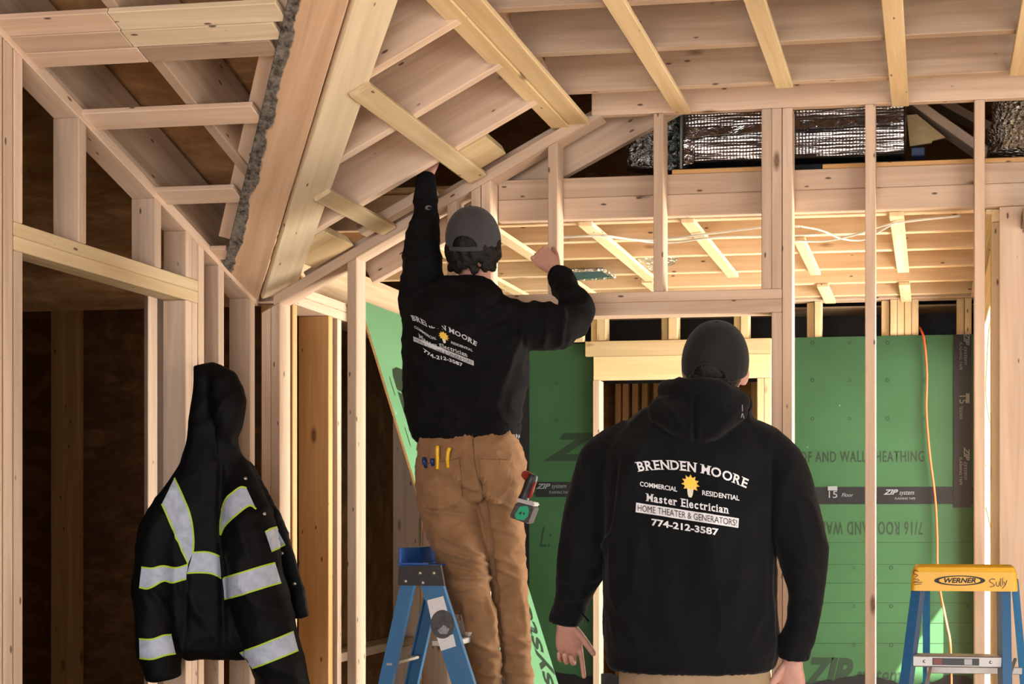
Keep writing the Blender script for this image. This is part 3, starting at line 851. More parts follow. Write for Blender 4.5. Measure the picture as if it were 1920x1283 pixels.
for k, z in enumerate((0.29, 0.57, 0.838)):
    l, r = toz(FLt, FLb, z), toz(FRt, FRb, z)
    st = box('step', (l.x + .012, r.x - .012), (l.y - .004, l.y + .075), (z - .036, z), M['alu'], yl_, bevel=.004)
    for xx in (l.x + .004, l.x + .05, r.x - .05, r.x + .002):
        cyl('rivet', (xx, l.y - .006, z - .018), (xx, l.y - .001, z - .018), .005, M['bolt'], yl_)
    if k == 2:
        lb = box('warning_label', (l.x + .075, r.x - .085), (l.y - .0055, l.y - .0042), (z - .029, z - .007), M['blackp'], yl_, bevel=0)
        c = l.y - .0062
        for a_, b_, m_ in ((.004, .030, plain('red_label', (.16, .045, .035), .5)), (.098, .122, plain('grey_label', (.32, .32, .33), .5))):
            b = bmesh.new(); x_ = l.x + .075
            b.faces.new([b.verts.new(v_) for v_ in ((x_ + a_, c, z - .027), (x_ + b_, c, z - .027), (x_ + b_, c, z - .009), (x_ + a_, c, z - .009))])
            mesh_obj('label_block', bm_mesh('label_block', b), m_, yl_)
for z in (0.38, 0.76):
    l, r = toz(RLt, RLb, z), toz(RRt, RRb, z)
    box('rear_bar', (l.x, r.x), (l.y, l.y + .012), (z - .012, z + .012), M['alu'], yl_, bevel=.002)
for s_, (ft2, fb2), (rt2, rb2) in ((1, (FLt, FLb), (RLt, RLb)), (-1, (FRt, FRb), (RRt, RRb))):
    a_ = toz(rt2, rb2, .80); b_ = toz(ft2, fb2, .66)
    tube('spreader', [a_ + Vector((.02 * s_, 0, 0)), (a_ + b_) / 2 + Vector((.035 * s_, 0, -.02)), b_ + Vector((.02 * s_, .02, 0))], .006, M['alu'], yl_)
# moulded yellow cap: tapered block with rounded corners and a shallow tray
zc = q1(1800, 1106, ya - .02).z; zt2 = q1(1800, 1062, ya - .02).z
xl0, xr0 = q1(1707, 1105, ya - .03).x, q1(1909, 1105, ya - .03).x
bm = bmesh.new()
def capring(z, g, yy0, yy1):
    r_ = .016; out = []
    for cxx, cyy, a0_ in ((xr0 - g - r_, yy1 - r_, 0), (xl0 + g + r_, yy1 - r_, pi / 2), (xl0 + g + r_, yy0 + r_, pi), (xr0 - g - r_, yy0 + r_, 1.5 * pi)):
        for k in range(5):
            a_ = a0_ + pi / 2 * k / 4
            out.append(bm.verts.new((cxx + r_ * cos(a_), cyy + r_ * sin(a_), z)))
    return out
rings = [capring(zc - .004, 0, ya - .035, ya + .17), capring(zc + .055, .004, ya - .03, ya + .165), capring(zt2 - .004, .010, ya - .026, ya + .16), capring(zt2, .014, ya - .020, ya + .155), capring(zt2 - .012, .03, ya - .004, ya + .14)]
for A, B in zip(rings, rings[1:]):
    for k in range(len(A)): bm.faces.new((A[k], A[(k + 1) % len(A)], B[(k + 1) % len(A)], B[k]))
bm.faces.new(rings[0][::-1]); bm.faces.new(rings[-1])
bmesh.ops.recalc_face_normals(bm, faces=bm.faces)
capo = mesh_obj('top_cap', bm_mesh('top_cap', bm), M['yellow'], yl_)
bvc = BVHTree.FromPolygons([capo.matrix_world @ v.co for v in capo.data.vertices], [tuple(p.vertices) for p in capo.data.polygons])
bpy.context.view_layer.update()
bvc = BVHTree.FromPolygons([v.co.copy() for v in capo.data.vertices], [tuple(p.vertices) for p in capo.data.polygons])
def ell(cx_, cy_, a_, b_, n=40): return [(cx_ + a_ * cos(2 * pi * k / n), cy_ + b_ * sin(2 * pi * k / n)) for k in range(n)]
b = bmesh.new(); bm_poly(b, ell(1799.5, 1089, 48, 9.5)); decal('logo_oval', b, bvc, M['print'], capo, .0010, 12)
b = bmesh.new(); bm_poly(b, ell(1799.5, 1089, 39, 7.6)); decal('logo_field', b, bvc, M['yellow'], capo, .0018, 12)
b = fit(text_bm('WERNER', 1, .035, shear=.25), 1770, 1830, 1084, 1093.5)
for v in b.verts: v.co.y = 2177.5 - v.co.y
decal('lettering', b, bvc, M['print'], capo, .0026, 12)
def scrawl(name, strokes, wpx, bvh, mat, parent, off=.0026):
    """hand lettering: strokes in photograph pixels"""
    for s_ in strokes:
        P = spline([Vector((x_, y_, 0)) for x_, y_ in s_], 5); b = bmesh.new(); L = []
        for i, p_ in enumerate(P):
            t_ = (P[min(i + 1, len(P) - 1)] - P[max(i - 1, 0)]).normalized(); n_ = Vector((-t_.y, t_.x, 0)) * wpx / 2
            L.append((b.verts.new(p_ + n_), b.verts.new(p_ - n_)))
        for (a1_, a2_), (b1_, b2_) in zip(L, L[1:]): b.faces.new((a1_, a2_, b2_, b1_))
        decal(name, b, bvh, mat, parent, off, 20)
ink2 = plain('marker_ink', (0.05, 0.03, 0.012), .6)
sully = [[(1866, 1087), (1860, 1086), (1855, 1090), (1862, 1095), (1864, 1099), (1856, 1101)], [(1868, 1091), (1868, 1098), (1873, 1099), (1874, 1091)], [(1876, 1085), (1876, 1098), (1878, 1100)], [(1880, 1084), (1880, 1098)], [(1882, 1091), (1885, 1097)], [(1888, 1088), (1885, 1097), (1879, 1104)]]
scrawl('handwriting', sully, 1.3, bvc, ink2, capo)
scrawl('handwriting', [[(1722, 1072), (1716, 1070), (1714, 1076), (1721, 1079), (1716, 1083)], [(1714, 1086), (1722, 1087), (1722, 1090), (1714, 1091)], [(1713, 1093), (1730, 1092)], [(1714, 1097), (1728, 1095)]], 1.2, bvc, ink2, capo)

# ---- cord and cables
M['orange'] = plain('orange_rubber', (0.62, 0.105, 0.028), .5)
M['cable'] = plain('white_cable_jacket', (0.64, 0.60, 0.52), .4)
o = tube('extension_cord', spline([oy(1722, 612, BY + .12), oy(1727, 619, BY + .02), oy(1733, 640, BY - .03), oy(1738, 700, BY - .03), oy(1737, 770, BY - .03), oy(1743, 850, BY - .035), oy(1753, 930, BY - .04), oy(1757, 1000, BY - .04), oy(1758, 1070, BY - .05), oy(1763, 1110, BY - .07), oy(1775, 1170, BY - .09), oy(1782, 1210, BY - .10), oy(1784, 1290, BY - .11), oy(1783, 1400, BY - .13)], 8), .0062, M['orange'], sides=8)
o['label'] = 'thin orange extension cord hanging down the green wall'; o['category'] = 'cord'
def cable(pts, label, r=.0045):
    o = tube('electrical_cable', spline(pts, 8), r, M['cable'], sides=6)
    o['label'] = label; o['category'] = 'cable'; o['group'] = 'white cables in the framing'
    return o
def cz(u, v): return oz(u, v, ZFAR - .027)
cable([cz(1040, 445), cz(1120, 443), cz(1220, 450), cz(1330, 438), cz(1430, 426), cz(1500, 424)], 'white cable sagging under far joists left of the double stud', .0046)
cable([cz(1130, 441), cz(1240, 455), cz(1340, 445), cz(1430, 443), cz(1530, 440)], 'lower white cable looping under far joists behind the doorway studs', .0046)
cable([cz(1488, 452), cz(1545, 452), cz(1600, 441), cz(1660, 422), cz(1720, 413), cz(1800, 405)], 'long white cable rising under the far joists toward the right wall', .0046)
cable([cz(1500, 424), cz(1540, 432), cz(1580, 448), cz(1620, 449), cz(1652, 432), cz(1680, 417)], 'curled white cable crossing another under the far joists', .0046)
cable([oy(1861, 590, 5.30), oy(1855, 620, 5.30), oy(1851, 680, 5.30), oy(1849, 735, 5.30), oy(1854, 780, 5.30), oy(1862, 805, 5.32)], 'white cable looping down between the right wall studs')
cable([oy(1849, 952, 5.25), oy(1855, 975, 5.25), oy(1860, 998, 5.25)], 'short white cable tail low in the right wall')
bx_ = box('outlet_box', (oy(1859, 1020, 5.24).x, oy(1865, 1020, 5.24).x), (5.24, 5.29), (oy(1860, 1048, 5.24).z, oy(1860, 1011, 5.24).z), plain('blue_outlet_plastic', (0.01, 0.06, 0.16), .4), None, bevel=.003)
bx_['label'] = 'small blue plastic outlet box on the right wall studs'; bx_['category'] = 'outlet box'

# ---- ductwork above the far room
def foil(name, bumpscale, strength, tint=(0.72, 0.68, 0.64), rough=0.22):
    s = NT(name)
    n1 = s.noise(s.coords((1, 1, 1)), bumpscale, 4, 0.7, 0.8)
    vo = s.new('ShaderNodeTexVoronoi'); vo.inputs['Scale'].default_value = bumpscale * 1.6; s.link(s.coords((1, 1, 1)), vo.inputs['Vector'])
    s.set(color=s.mix(n1, tuple(c * .75 for c in tint), tint), rough=rough, metal=1.0)
    s.bump(s.math('ADD', n1, s.math('MULTIPLY', vo.outputs['Distance'], .6)), strength, .03)
    return s.m
def bubble():
    s = NT('bubble_foil')
    vo = s.new('ShaderNodeTexVoronoi'); vo.inputs['Scale'].default_value = 75; vo.inputs['Randomness'].default_value = .12
    s.link(s.coords((1, 1, 1), False), vo.inputs['Vector'])
    n1 = s.noise(s.coords((.6, 6, 6)), 5, 3, .6)
    s.set(color=(0.56, 0.52, 0.49), rough=.27, metal=1.0)
    s.bump(s.math('ADD', s.math('MULTIPLY', vo.outputs['Distance'], .5), s.math('MULTIPLY', n1, 1.6)), .32, .03)
    return s.m
M['foil'] = foil('crinkled_foil', 26, .9); M['foil_gold'] = foil('crinkled_foil_dark', 34, 1.0, (0.62, 0.55, 0.44)); M['bubble'] = bubble()
M['tapefoil'] = foil('smooth_foil_tape', 9, .35, (0.70, 0.66, 0.62), .16)
yd = 5.26
xa, xb = oy(1281, 260, yd).x, oy(1697, 260, yd).x
zd0, zd1 = oy(1400, 300, yd).z, oy(1400, 196, yd).z
dt = thing('air_duct', 'rectangular air duct wrapped in silver bubble foil above the ledger', 'duct', ((xa + xb) / 2, yd + .2, zd0))
bm = bmesh.new()
NX, NP = 60, 40
prof = []
H = (zd1 - zd0) + .03; Dp = .42
for k in range(NP):
    t_ = k / NP * 4; s_ = int(t_); f_ = t_ - s_; r_ = .03
    c4 = [(0, 0), (0, H), (Dp, H), (Dp, 0)]
    p_ = Vector((*c4[s_], 0)).lerp(Vector((*c4[(s_ + 1) % 4], 0)), f_)
    prof.append(p_)
rings = []
for i in range(NX + 1):
    x_ = xa + (xb - xa) * i / NX
    R_ = []
    for p_ in prof:
        w_ = mnoise.noise(Vector((x_ * 5, p_.x * 9, p_.y * 9))) * .012
        cen = Vector((Dp / 2, H / 2, 0)); q_ = p_ - cen; q_ = q_ * (1 + w_ / .1 * .4)
        R_.append(bm.verts.new((x_, yd + cen.x + q_.x, zd0 + cen.y + q_.y)))
    rings.append(R_)
for A, B in zip(rings, rings[1:]):
    for k in range(NP): bm.faces.new((A[k], A[(k + 1) % NP], B[(k + 1) % NP], B[k]))
bm.faces.new(rings[0][::-1]); bm.faces.new(rings[-1]); bmesh.ops.recalc_face_normals(bm, faces=bm.faces)
mesh_obj('trunk', bm_mesh('trunk', bm), M['bubble'], dt, True)
def tape_strip(name, pts, y):
    b = bmesh.new(); L = []
    vs = [b.verts.new(oy(u, v, y)) for u, v in pts]; b.faces.new(vs)
    r_ = bmesh.ops.extrude_face_region(b, geom=b.faces[:])
    for v_ in r_['geom']:
        if isinstance(v_, bmesh.types.BMVert): v_.co.y += .002
    bmesh.ops.recalc_face_normals(b, faces=b.faces)
    return mesh_obj(name, bm_mesh(name, b), M['tapefoil'], dt)
tape_strip('foil_tape', [(1285, 236), (1330, 240), (1440, 233), (1440, 247), (1330, 254), (1285, 262)], yd - .022)
tape_strip('foil_tape', [(1484, 228), (1600, 222), (1694, 218), (1694, 229), (1600, 236), (1484, 243)], yd - .022)
tape_strip('foil_tape', [(1282, 262), (1303, 262), (1300, 306), (1282, 310)], yd - .024)
box('duct_liner', (xa + .01, xb - .005), (yd + .01, yd + .40), (zd0 - .05, zd0 - .022), plain('black_duct_liner', (0.006, 0.012, 0.010), .6), dt, bevel=.004)
box('duct_end', (xa - .085, xa - .014), (yd + .02, yd + .38), (zd0 - .03, zd1), foil('teal_foil', 22, 1.0, (.30, .34, .33), .3), dt, bevel=.02)
box('collar', (xa - .012, xa - .002), (yd - .01, yd + .42), (zd0 - .03, zd1 + .02), M['bolt'], dt, bevel=.002)
def flex(name, pts, r, label, mat):
    P = spline(pts, 14); 
    bm = bmesh.new(); rings = []; S = 28
    for i, p_ in enumerate(P):
        t_ = (P[min(i + 1, len(P) - 1)] - P[max(i - 1, 0)]).normalized()
        a_ = t_.cross(Vector((0, 1, 0.05))).normalized(); b_ = t_.cross(a_)
        R_ = []
        for k in range(S):
            an = 2 * pi * k / S; d_ = a_ * cos(an) + b_ * sin(an)
            w_ = 1 + .05 * (i % 2) + .10 * mnoise.noise((p_ + d_ * r) * 16) + .05 * mnoise.noise((p_ + d_ * r) * 45)
            R_.append(bm.verts.new(p_ + d_ * r * w_))
        rings.append(R_)
    for A, B in zip(rings, rings[1:]):
        for k in range(S): bm.faces.new((A[k], A[(k + 1) % S], B[(k + 1) % S], B[k]))
    bm.faces.new(rings[0][::-1]); bm.faces.new(rings[-1]); bmesh.ops.recalc_face_normals(bm, faces=bm.faces)
    o = mesh_obj(name, bm_mesh(name, bm), mat, None, True)
    o['label'] = label; o['category'] = 'duct'; o['group'] = 'flexible foil ducts in the attic'
    return o
flex('flexible_duct', [oy(1204, 318, 5.38), oy(1206, 285, 5.38), oy(1211, 250, 5.39), oy(1217, 212, 5.40)], .070, 'crinkled silver flexible duct dropping beside the first doorway cripple stud', M['foil'])
flex('flexible_duct', [oy(1918, 296, 5.23), oy(1920, 270, 5.23), oy(1926, 230, 5.23), oy(1934, 190, 5.23)], .135, 'crinkled silver flexible duct at the right end above the end post', M['foil_gold'])
# foil boot and dark register hole in the far ceiling
rg = thing('duct_boot', 'open metal duct boot set between far joists behind the raised forearm', 'duct boot', oz(1110, 516, ZFAR - .01))
zr = ZFAR - .006
c_ = [oz(u, v, zr) for u, v in ((1062, 508), (1130, 506), (1152, 520), (1066, 526))]
panel_obj('opening', c_, (0, 0, .01), plain('dark_teal_liner', (0.012, 0.055, 0.060), .5), rg, label='dark teal duct opening')
for i in range(4):
    a_, b_ = c_[i], c_[(i + 1) % 4]
    beam('flange', a_, b_, .016, .012, (b_ - a_).cross(Vector((0, 0, 1))), M['foil'], rg, bevel=0.001)
sc_ = [oz(u, v, ZFAR - .004) for u, v in ((1195, 486), (1272, 484), (1264, 496), (1245, 502), (1222, 508), (1205, 497))]
fo = panel_obj('foil_scrap', sc_, (0, 0, .008), M['foil'], None)
fo['label'] = 'torn scrap of silver foil between the far ceiling joists'; fo['category'] = 'foil'
# strand board offcut and blue box in the attic at the right
ob = panel_obj('board_offcut', [oy(u, v, 5.50) for u, v in ((1700, 216), (1719, 214), (1773, 258), (1748, 264), (1747, 268), (1706, 274))], (0, .012, 0), M['osb_light'], None)
ob['label'] = 'triangular strand board offcut standing in the attic next to the duct'; ob['category'] = 'board'
bs = box('junction_box', (oy(1709, 285, 5.3).x, oy(1734, 285, 5.3).x), (5.3, 5.36), (oy(1720, 292, 5.3).z, oy(1720, 276, 5.3).z), plain('dull_blue_plastic', (0.05, 0.075, 0.15), .35), None, bevel=.004)
bs['label'] = 'small blue junction box in the attic below the triangular offcut'; bs['category'] = 'box'

# ================================================================== SOFT SHAPES: people, clothes, coat
def fabric(name, base, hi, scale=260, rough=0.9, sheen=0.25, wear=0.0, wearcol=(0.3, 0.3, 0.3)):
    s = NT(name)
    w = s.noise(s.coords((1, 1, 1), False), scale, 2)
    big = s.noise(s.coords((1, 1, 1), False), 7, 3, .6)
    col = s.mix(s.ramp(big, [(.35, 0.0), (.7, 1.0)]), base, hi)
    if wear > 0:
        d_ = s.noise(s.coords((1, 1, 1), False), 38, 4, .7)
        col = s.mix(s.math('MULTIPLY', s.ramp(d_, [(.64, 0.0), (.72, 1.0)]), wear), col, wearcol)
    s.set(color=col, rough=rough, spec=.10, sheen=sheen)
    s.bump(w, .25, .002)
    return s.m
M['hood_black'] = fabric('black_fleece', (0.0042, 0.0043, 0.0047), (0.0070, 0.0070, 0.0075), sheen=.0, wear=.10, wearcol=(.03, .03, .033))
M['hood_navy'] = fabric('charcoal_fleece', (0.0036, 0.0041, 0.0050), (0.0054, 0.0060, 0.0073), sheen=.05, wear=.08, wearcol=(.025, .026, .03))
M['duck'] = fabric('brown_duck_canvas', (0.215, 0.115, 0.055), (0.285, 0.16, 0.08), scale=420, sheen=.05)
M['khaki'] = fabric('khaki_canvas', (0.27, 0.19, 0.115), (0.34, 0.245, 0.15), scale=420, sheen=.05)
M['grey_cap'] = fabric('grey_twill', (0.046, 0.043, 0.047), (0.060, 0.056, 0.060), scale=500, sheen=.1)
M['black_cap'] = fabric('black_twill', (0.010, 0.010, 0.011), (0.016, 0.016, 0.017), scale=500, sheen=.1)
M['coat'] = fabric('black_nylon', (0.0026, 0.0026, 0.0028), (0.0042, 0.0042, 0.0046), scale=200, rough=.6, sheen=.0)
M['leather'] = plain('brown_leather', (0.085, 0.028, 0.018), .5, var=.2, scale=60)
M['boot'] = plain('tan_boot_leather', (0.16, 0.09, 0.045), .6, var=.3, scale=30)
M['tshirt'] = fabric('grey_cotton', (0.17, 0.165, 0.17), (0.22, 0.21, 0.22))
M['hair'] = plain('dark_brown_hair', (0.0075, 0.0045, 0.0035), .6, spec=.25, var=.6, scale=140, bump=.8)
def skin_mat():
    s = NT('skin')
    n = s.noise(s.coords((1, 1, 1), False), 60, 4, .6)
    s.set(color=s.mix(n, (0.40, 0.195, 0.145), (0.54, 0.30, 0.23)), rough=.5, spec=.35, sss=.08)
    s.b.inputs['Subsurface Radius'].default_value = (.01, .004, .002)
    s.bump(n, .12, .002)
    return s.m
M['skin'] = skin_mat()

def ring_loft(bm, rings, cap=True):
    for A, B in zip(rings, rings[1:]):
        n = len(A)
        for k in range(n): bm.faces.new((A[k], A[(k + 1) % n], B[(k + 1) % n], B[k]))
    if cap:
        bm.faces.new(rings[0][::-1]); bm.faces.new(rings[-1])
def limb(bm, pts, radii, n=20, flat=1.0, ref=(0, 1, 0), sub=4):
    """closed tapered tube through pts (smooth path), radii per point"""
    P = [Vector(p) for p in pts]
    Q = spline(P, sub)
    Rr = [Vector((r, 0, 0)) for r in radii]; Rs = [max(.001, v.x) for v in spline(Rr, sub)]
    rings = []
    for i, p in enumerate(Q):
        t = (Q[min(i + 1, len(Q) - 1)] - Q[max(i - 1, 0)]).normalized()
        a = t.cross(Vector(ref))
        if a.length < .15: a = t.cross(Vector((1, 0, .1)))
        a.normalize(); b = t.cross(a)
        rings.append([bm.verts.new(p + (a * cos(2 * pi * k / n) + b * sin(2 * pi * k / n) * flat) * Rs[i]) for k in range(n)])
    # rounded ends
    ring_loft(bm, rings)
def stack(bm, secs, n=28, power=2.4):
    """horizontal rounded sections: (x0, x1, ymid, halfdepth, z)"""
    rings = []
    for x0, x1, ym, b, z in secs:
        c = (x0 + x1) / 2; a = (x1 - x0) / 2; R = []
        for k in range(n):
            t = 2 * pi * k / n; ct, st = cos(t), sin(t)
            R.append(bm.verts.new((c + a * math.copysign(abs(ct) ** (2 / power), ct), ym + b * math.copysign(abs(st) ** (2 / power), st), z)))
        rings.append(R)
    ring_loft(bm, rings)
def blob(bm, c, r, n=20, m=12, rot=None):
    rings = []
    for i in range(1, m):
        ph = pi * i / m; R = []
        for k in range(n):
            t = 2 * pi * k / n
            p = Vector((r[0] * sin(ph) * cos(t), r[1] * sin(ph) * sin(t), r[2] * cos(ph)))
            if rot: p = rot @ p
            R.append(bm.verts.new(Vector(c) + p))
        rings.append(R)
    ring_loft(bm, rings)
def bake(name, bm, mat, parent, voxel=.009, smooth=6, disp=None, label=None):
    """fuse overlapping shapes into one continuous skin"""
    bmesh.ops.recalc_face_normals(bm, faces=bm.faces)
    me = bm_mesh(name + '_raw', bm)
    o = bpy.data.objects.new(name, me); COL.objects.link(o)
    md = o.modifiers.new('r', 'REMESH'); md.mode = 'VOXEL'; md.voxel_size = voxel; md.use_smooth_shade = True
    if smooth:
        ms = o.modifiers.new('s', 'SMOOTH'); ms.iterations = smooth; ms.factor = .5
    dg = bpy.context.evaluated_depsgraph_get(); dg.update()
    res = bpy.data.meshes.new_from_object(o.evaluated_get(dg))
    bpy.data.objects.remove(o); bpy.data.meshes.remove(me)
    res.name = name
    if disp:
        nv = [v.normal.copy() for v in res.vertices]
        for v, n_ in zip(res.vertices, nv): v.co += n_ * disp(v.co, n_)
    o = mesh_obj(name, res, mat, parent, True)
    if label: o['label'] = label
    return o
def bvh_of(o):
    m = Matrix.Identity(4)
    return BVHTree.FromPolygons([m @ v.co for v in o.data.vertices], [tuple(p.vertices) for p in o.data.polygons])
def ridge(p, s):
    return (1 - abs(mnoise.noise(p * s))) ** 3
def wrinkle(amp, folds=(), scale=9.0, aniso=(1, 1, 1), seed=0.0):
    """cloth relief: soft ridged creases plus explicit folds ((u,v) photograph line, width px, height m)"""
    F = [(Vector(a), Vector(b), w, h) for a, b, w, h in folds]
    def f(co, n):
        p = Vector((co.x * aniso[0] + seed, co.y * aniso[1], co.z * aniso[2]))
        d = amp * (ridge(p, scale) - .35) + amp * .5 * (ridge(p + Vector((5, 3, 1)), scale * 2.3) - .35)
        if F and n.y < .35:
            q = co - _O; dd = q.dot(_F); u = CX + FPX * q.dot(_R) / dd; v = CY - FPX * q.z / dd
            for a, b, w, h in F:
                ab = b - a; pt = Vector((u, v)); t = max(0, min(1, (pt - a).dot(ab) / ab.length_squared))
                r = (pt - a - ab * t).length / w
                if r < 3: d += h * math.exp(-r * r) * (min(1, 4 * t * (1 - t) + .35))
        return d
    return f

def hand(name, wrist, fingers_dir, back_dir, thumb_sign, curls, parent, scale=1.0, thumb=(.62, .74, -.25), tcurl=.25, spread=.05, mat=None):
    """five-fingered hand. fingers_dir: wrist to knuckles; back_dir: normal of the back of the hand"""
    X = Vector(fingers_dir).normalized(); Z = Vector(back_dir); Z = (Z - X * Z.dot(X)).normalized(); Y = Z.cross(X) * thumb_sign
    def W(p): return Vector(wrist) + (X * p[0] + Y * p[1] + Z * p[2]) * scale
    bm = bmesh.new()
    rings = []
    for x, a, b, yo in ((-.03, .026, .020, 0), (-.005, .027, .021, 0), (.02, .034, .0215, .003), (.05, .041, .019, .002), (.075, .0425, .0165, 0), (.092, .040, .0135, -.001), (.100, .034, .009, -.001)):
        rings.append([bm.verts.new(W((x, yo + a * math.copysign(abs(cos(t)) ** .8, cos(t)), b * math.copysign(abs(sin(t)) ** .8, sin(t))))) for t in [2 * pi * k / 22 for k in range(22)]])
    ring_loft(bm, rings)
    for i in range(4):
        y = (.030, .0105, -.0100, -.0295)[i]; ln = (.95, 1.06, .98, .80)[i]; r = (.0092, .0095, .0090, .0080)[i]
        p = Vector((.078, y * .95, .001)); q = Vector((.094, y, .001))
        pts = [p, q]; rad = [r * 1.06, r * 1.10]
        an = 0; sp = spread * (1.5 - i)
        for L, c in zip((.044, .028, .022), curls[i]):
            an += c
            d = Vector((cos(an), sp * cos(an), -sin(an)))
            q = q + d * L * ln; pts.append(q.copy()); rad.append(r * (1 - .09 * len(rad) / 2))
        limb(bm, [W(v) for v in pts], [a * scale for a in rad], 12, 1.0, tuple(Y), 4)
        blob(bm, W(q), (rad[-1] * scale,) * 3, 10, 8)
        blob(bm, W((.094, y, .006)), (.0095 * scale,) * 3, 10, 8)
    td = Vector(thumb).normalized(); q = Vector((.022, .026, -.007)); pts = [q - td * .01, q]; rad = [.014, .0145]
    bend = 0
    for L in (.040, .032, .026):
        d = (td + Vector((.35, -.45, -.25)) * bend).normalized(); q = q + d * L; pts.append(q.copy()); rad.append((.0125, .0108, .0092)[len(rad) - 2]); bend += tcurl
    limb(bm, [W(v) for v in pts], [a * scale for a in rad], 12, 1.0, tuple(Z), 4)
    blob(bm, W(q), (rad[-1] * scale,) * 3, 10, 8)
    return bake(name, bm, mat or M['skin'], parent, .0026 * scale, 3)

def cap_and_head(parent, c, w, tilt, mats, hairmat, face_dir=(0, 1, 0), hair_long=False, ear=.0, seed=1.0):
    """head with face turned to face_dir, baseball cap with back opening. c = head centre, w = half width"""
    rot = Matrix.Rotation(tilt[0], 3, 'Y') @ Matrix.Rotation(tilt[1], 3, 'X') @ Matrix.Rotation(tilt[2], 3, 'Z')
    c = Vector(c)
    def L(p): return c + rot @ Vector(p)
    bm = bmesh.new()
    blob(bm, c, (w * .93, w * 1.18, w * 1.40), 28, 18, rot)
    blob(bm, L((0, w * .45, -w * .75)), (w * .70, w * .75, w * .80), 22, 14, rot)       # jaw
    blob(bm, L((0, w * 1.20, -w * .22)), (w * .16, w * .24, w * .26), 14, 10, rot)        # nose
    blob(bm, L((0, w * 1.08, -w * .72)), (w * .30, w * .10, w * .07), 14, 8, rot)         # lips
    blob(bm, L((0, w * .98, -w * 1.25)), (w * .28, w * .22, w * .18), 14, 8, rot)         # chin
    for s in (-1, 1):
        blob(bm, L((s * w * .98, 0, -w * .25)), (w * .13, w * .26, w * .36), 14, 10, rot @ Matrix.Rotation(s * -.35, 3, 'Z'))   # ears
    limb(bm, [L((0, -w * .15, -w * .7)), L((0, -w * .25, -w * 1.5)), c + Vector((0, -.02, -w * 2.2))], [w * .66, w * .66, w * .72], 18)
    head = bake('head', bm, M['skin'], parent, .005, 3)
    for s in (-1, 1):
        bm = bmesh.new(); blob(bm, L((s * w * .38, w * 1.06, w * .02)), (w * .12, w * .09, w * .08), 12, 8, rot)
        e = mesh_obj('eye', bm_mesh('eye', bm), M['white'], head, True)
    # hair under the cap
    bm = bmesh.new()
    blob(bm, L((0, -w * .10, w * .02)), (w * .985, w * 1.13, w * 1.10), 30, 18, rot)
    if hair_long:
        rr = random.Random(5)
        for k in range(130):
            a = rr.uniform(-1.62, 1.62); z = rr.uniform(-.98, -.02) * w
            x = sin(a) * w * 1.02; y = -cos(a) * w * 1.14
            q = L((x, y, z)); r = rr.uniform(.010, .017)
            if z < -.62 * w and abs(a) > 1.15: continue
            blob(bm, q, (r, r, r * 1.3), 8, 6)
        hair = bake('hair', bm, hairmat, parent, .0055, 1, lambda co, n: .003 * mnoise.noise(co * 90))
    else:
        blob(bm, L((0, -w * .38, -w * .55)), (w * .80, w * .80, w * .66), 22, 12, rot)
        hair = bake('hair', bm, hairmat, parent, .0055, 2, lambda co, n: .002 * mnoise.noise(co * 140))
    # cap crown: dome with an arched opening at the back
    bm = bmesh.new(); n, m = 96, 40; rings = []
    for i in range(m + 1):
        ph = .02 + (pi / 2 * 1.12) * i / m; R = []
        for k in range(n):
            t = 2 * pi * k / n
            rx = w * 1.075; ry = w * 1.30; rz = w * 1.34
            seam = 1 - .010 * math.exp(-((math.degrees(t) % 60 - 30) / 2.2) ** 2)
            p = Vector((rx * math.sin(ph) ** .92 * cos(t) * seam, ry * math.sin(ph) ** .92 * sin(t) * seam, rz * cos(ph)))
            R.append(bm.verts.new(L(p + Vector((0, 0, w * .10)))))
        rings.append(R)
    ring_loft(bm, rings, False); bm.faces.new(rings[0][::-1])
    inv = rot.transposed()
    kill = []
    for f in bm.faces:
        q = inv @ (f.calc_center_median() - c)
        if q.y < 0 and (q.x / (w * .55)) ** 2 + ((q.z + w * .13) / (w * .62)) ** 2 < 1 and q.z > -w * .02: kill.append(f)
    bmesh.ops.delete(bm, geom=kill, context='FACES')
    r = bmesh.ops.solidify(bm, geom=bm.faces[:], thickness=.0022)
    crown = mesh_obj('cap', bm_mesh('cap', bm), mats, parent, True)
    def surf(t, ph):
        return L(Vector((w * 1.08 * math.sin(ph) ** .92 * cos(t), w * 1.305 * math.sin(ph) ** .92 * sin(t), w * 1.34 * cos(ph) + w * .10)))
    # rear strap and opening binding
    tube('cap_strap', [surf(t, pi / 2 * 1.10) for t in [-pi / 2 - .62 + 1.24 * k / 12 for k in range(13)]], .0065, mats, crown, 8)
    arch = []
    for k in range(17):
        a = pi * k / 16; x = cos(a) * w * .55; z = -w * .02 + sin(a) * w * .50
        zz = (z - w * .10) / (w * 1.34); ph = math.acos(max(-1, min(1, zz))); sx = x / (w * 1.08 * math.sin(ph) ** .92); t = -math.acos(max(-1, min(1, sx)))
        arch.append(surf(t, ph))
    tube('cap_binding', arch, .0035, mats, crown, 6)
    for a_ in (-pi / 2, -pi / 2 - 1.05, -pi / 2 + 1.05):
        tube('cap_seam', [surf(a_, .06 + (1.0 if a_ == -pi / 2 else 1.55) * k / 10) for k in range(11)], .0016, mats, crown, 6)
    tube('cap_button', [L((0, 0, w * 1.43)), L((0, 0, w * 1.475))], .007, mats, crown, 10)
    for a_ in (-1.95, -1.19):
        q_ = surf(a_, .78); tube('cap_eyelet', [q_, q_ + (q_ - c).normalized() * .0015], .003, M['tapeink'], crown, 8)
    # visor on the face side
    bm = bmesh.new(); rows = []
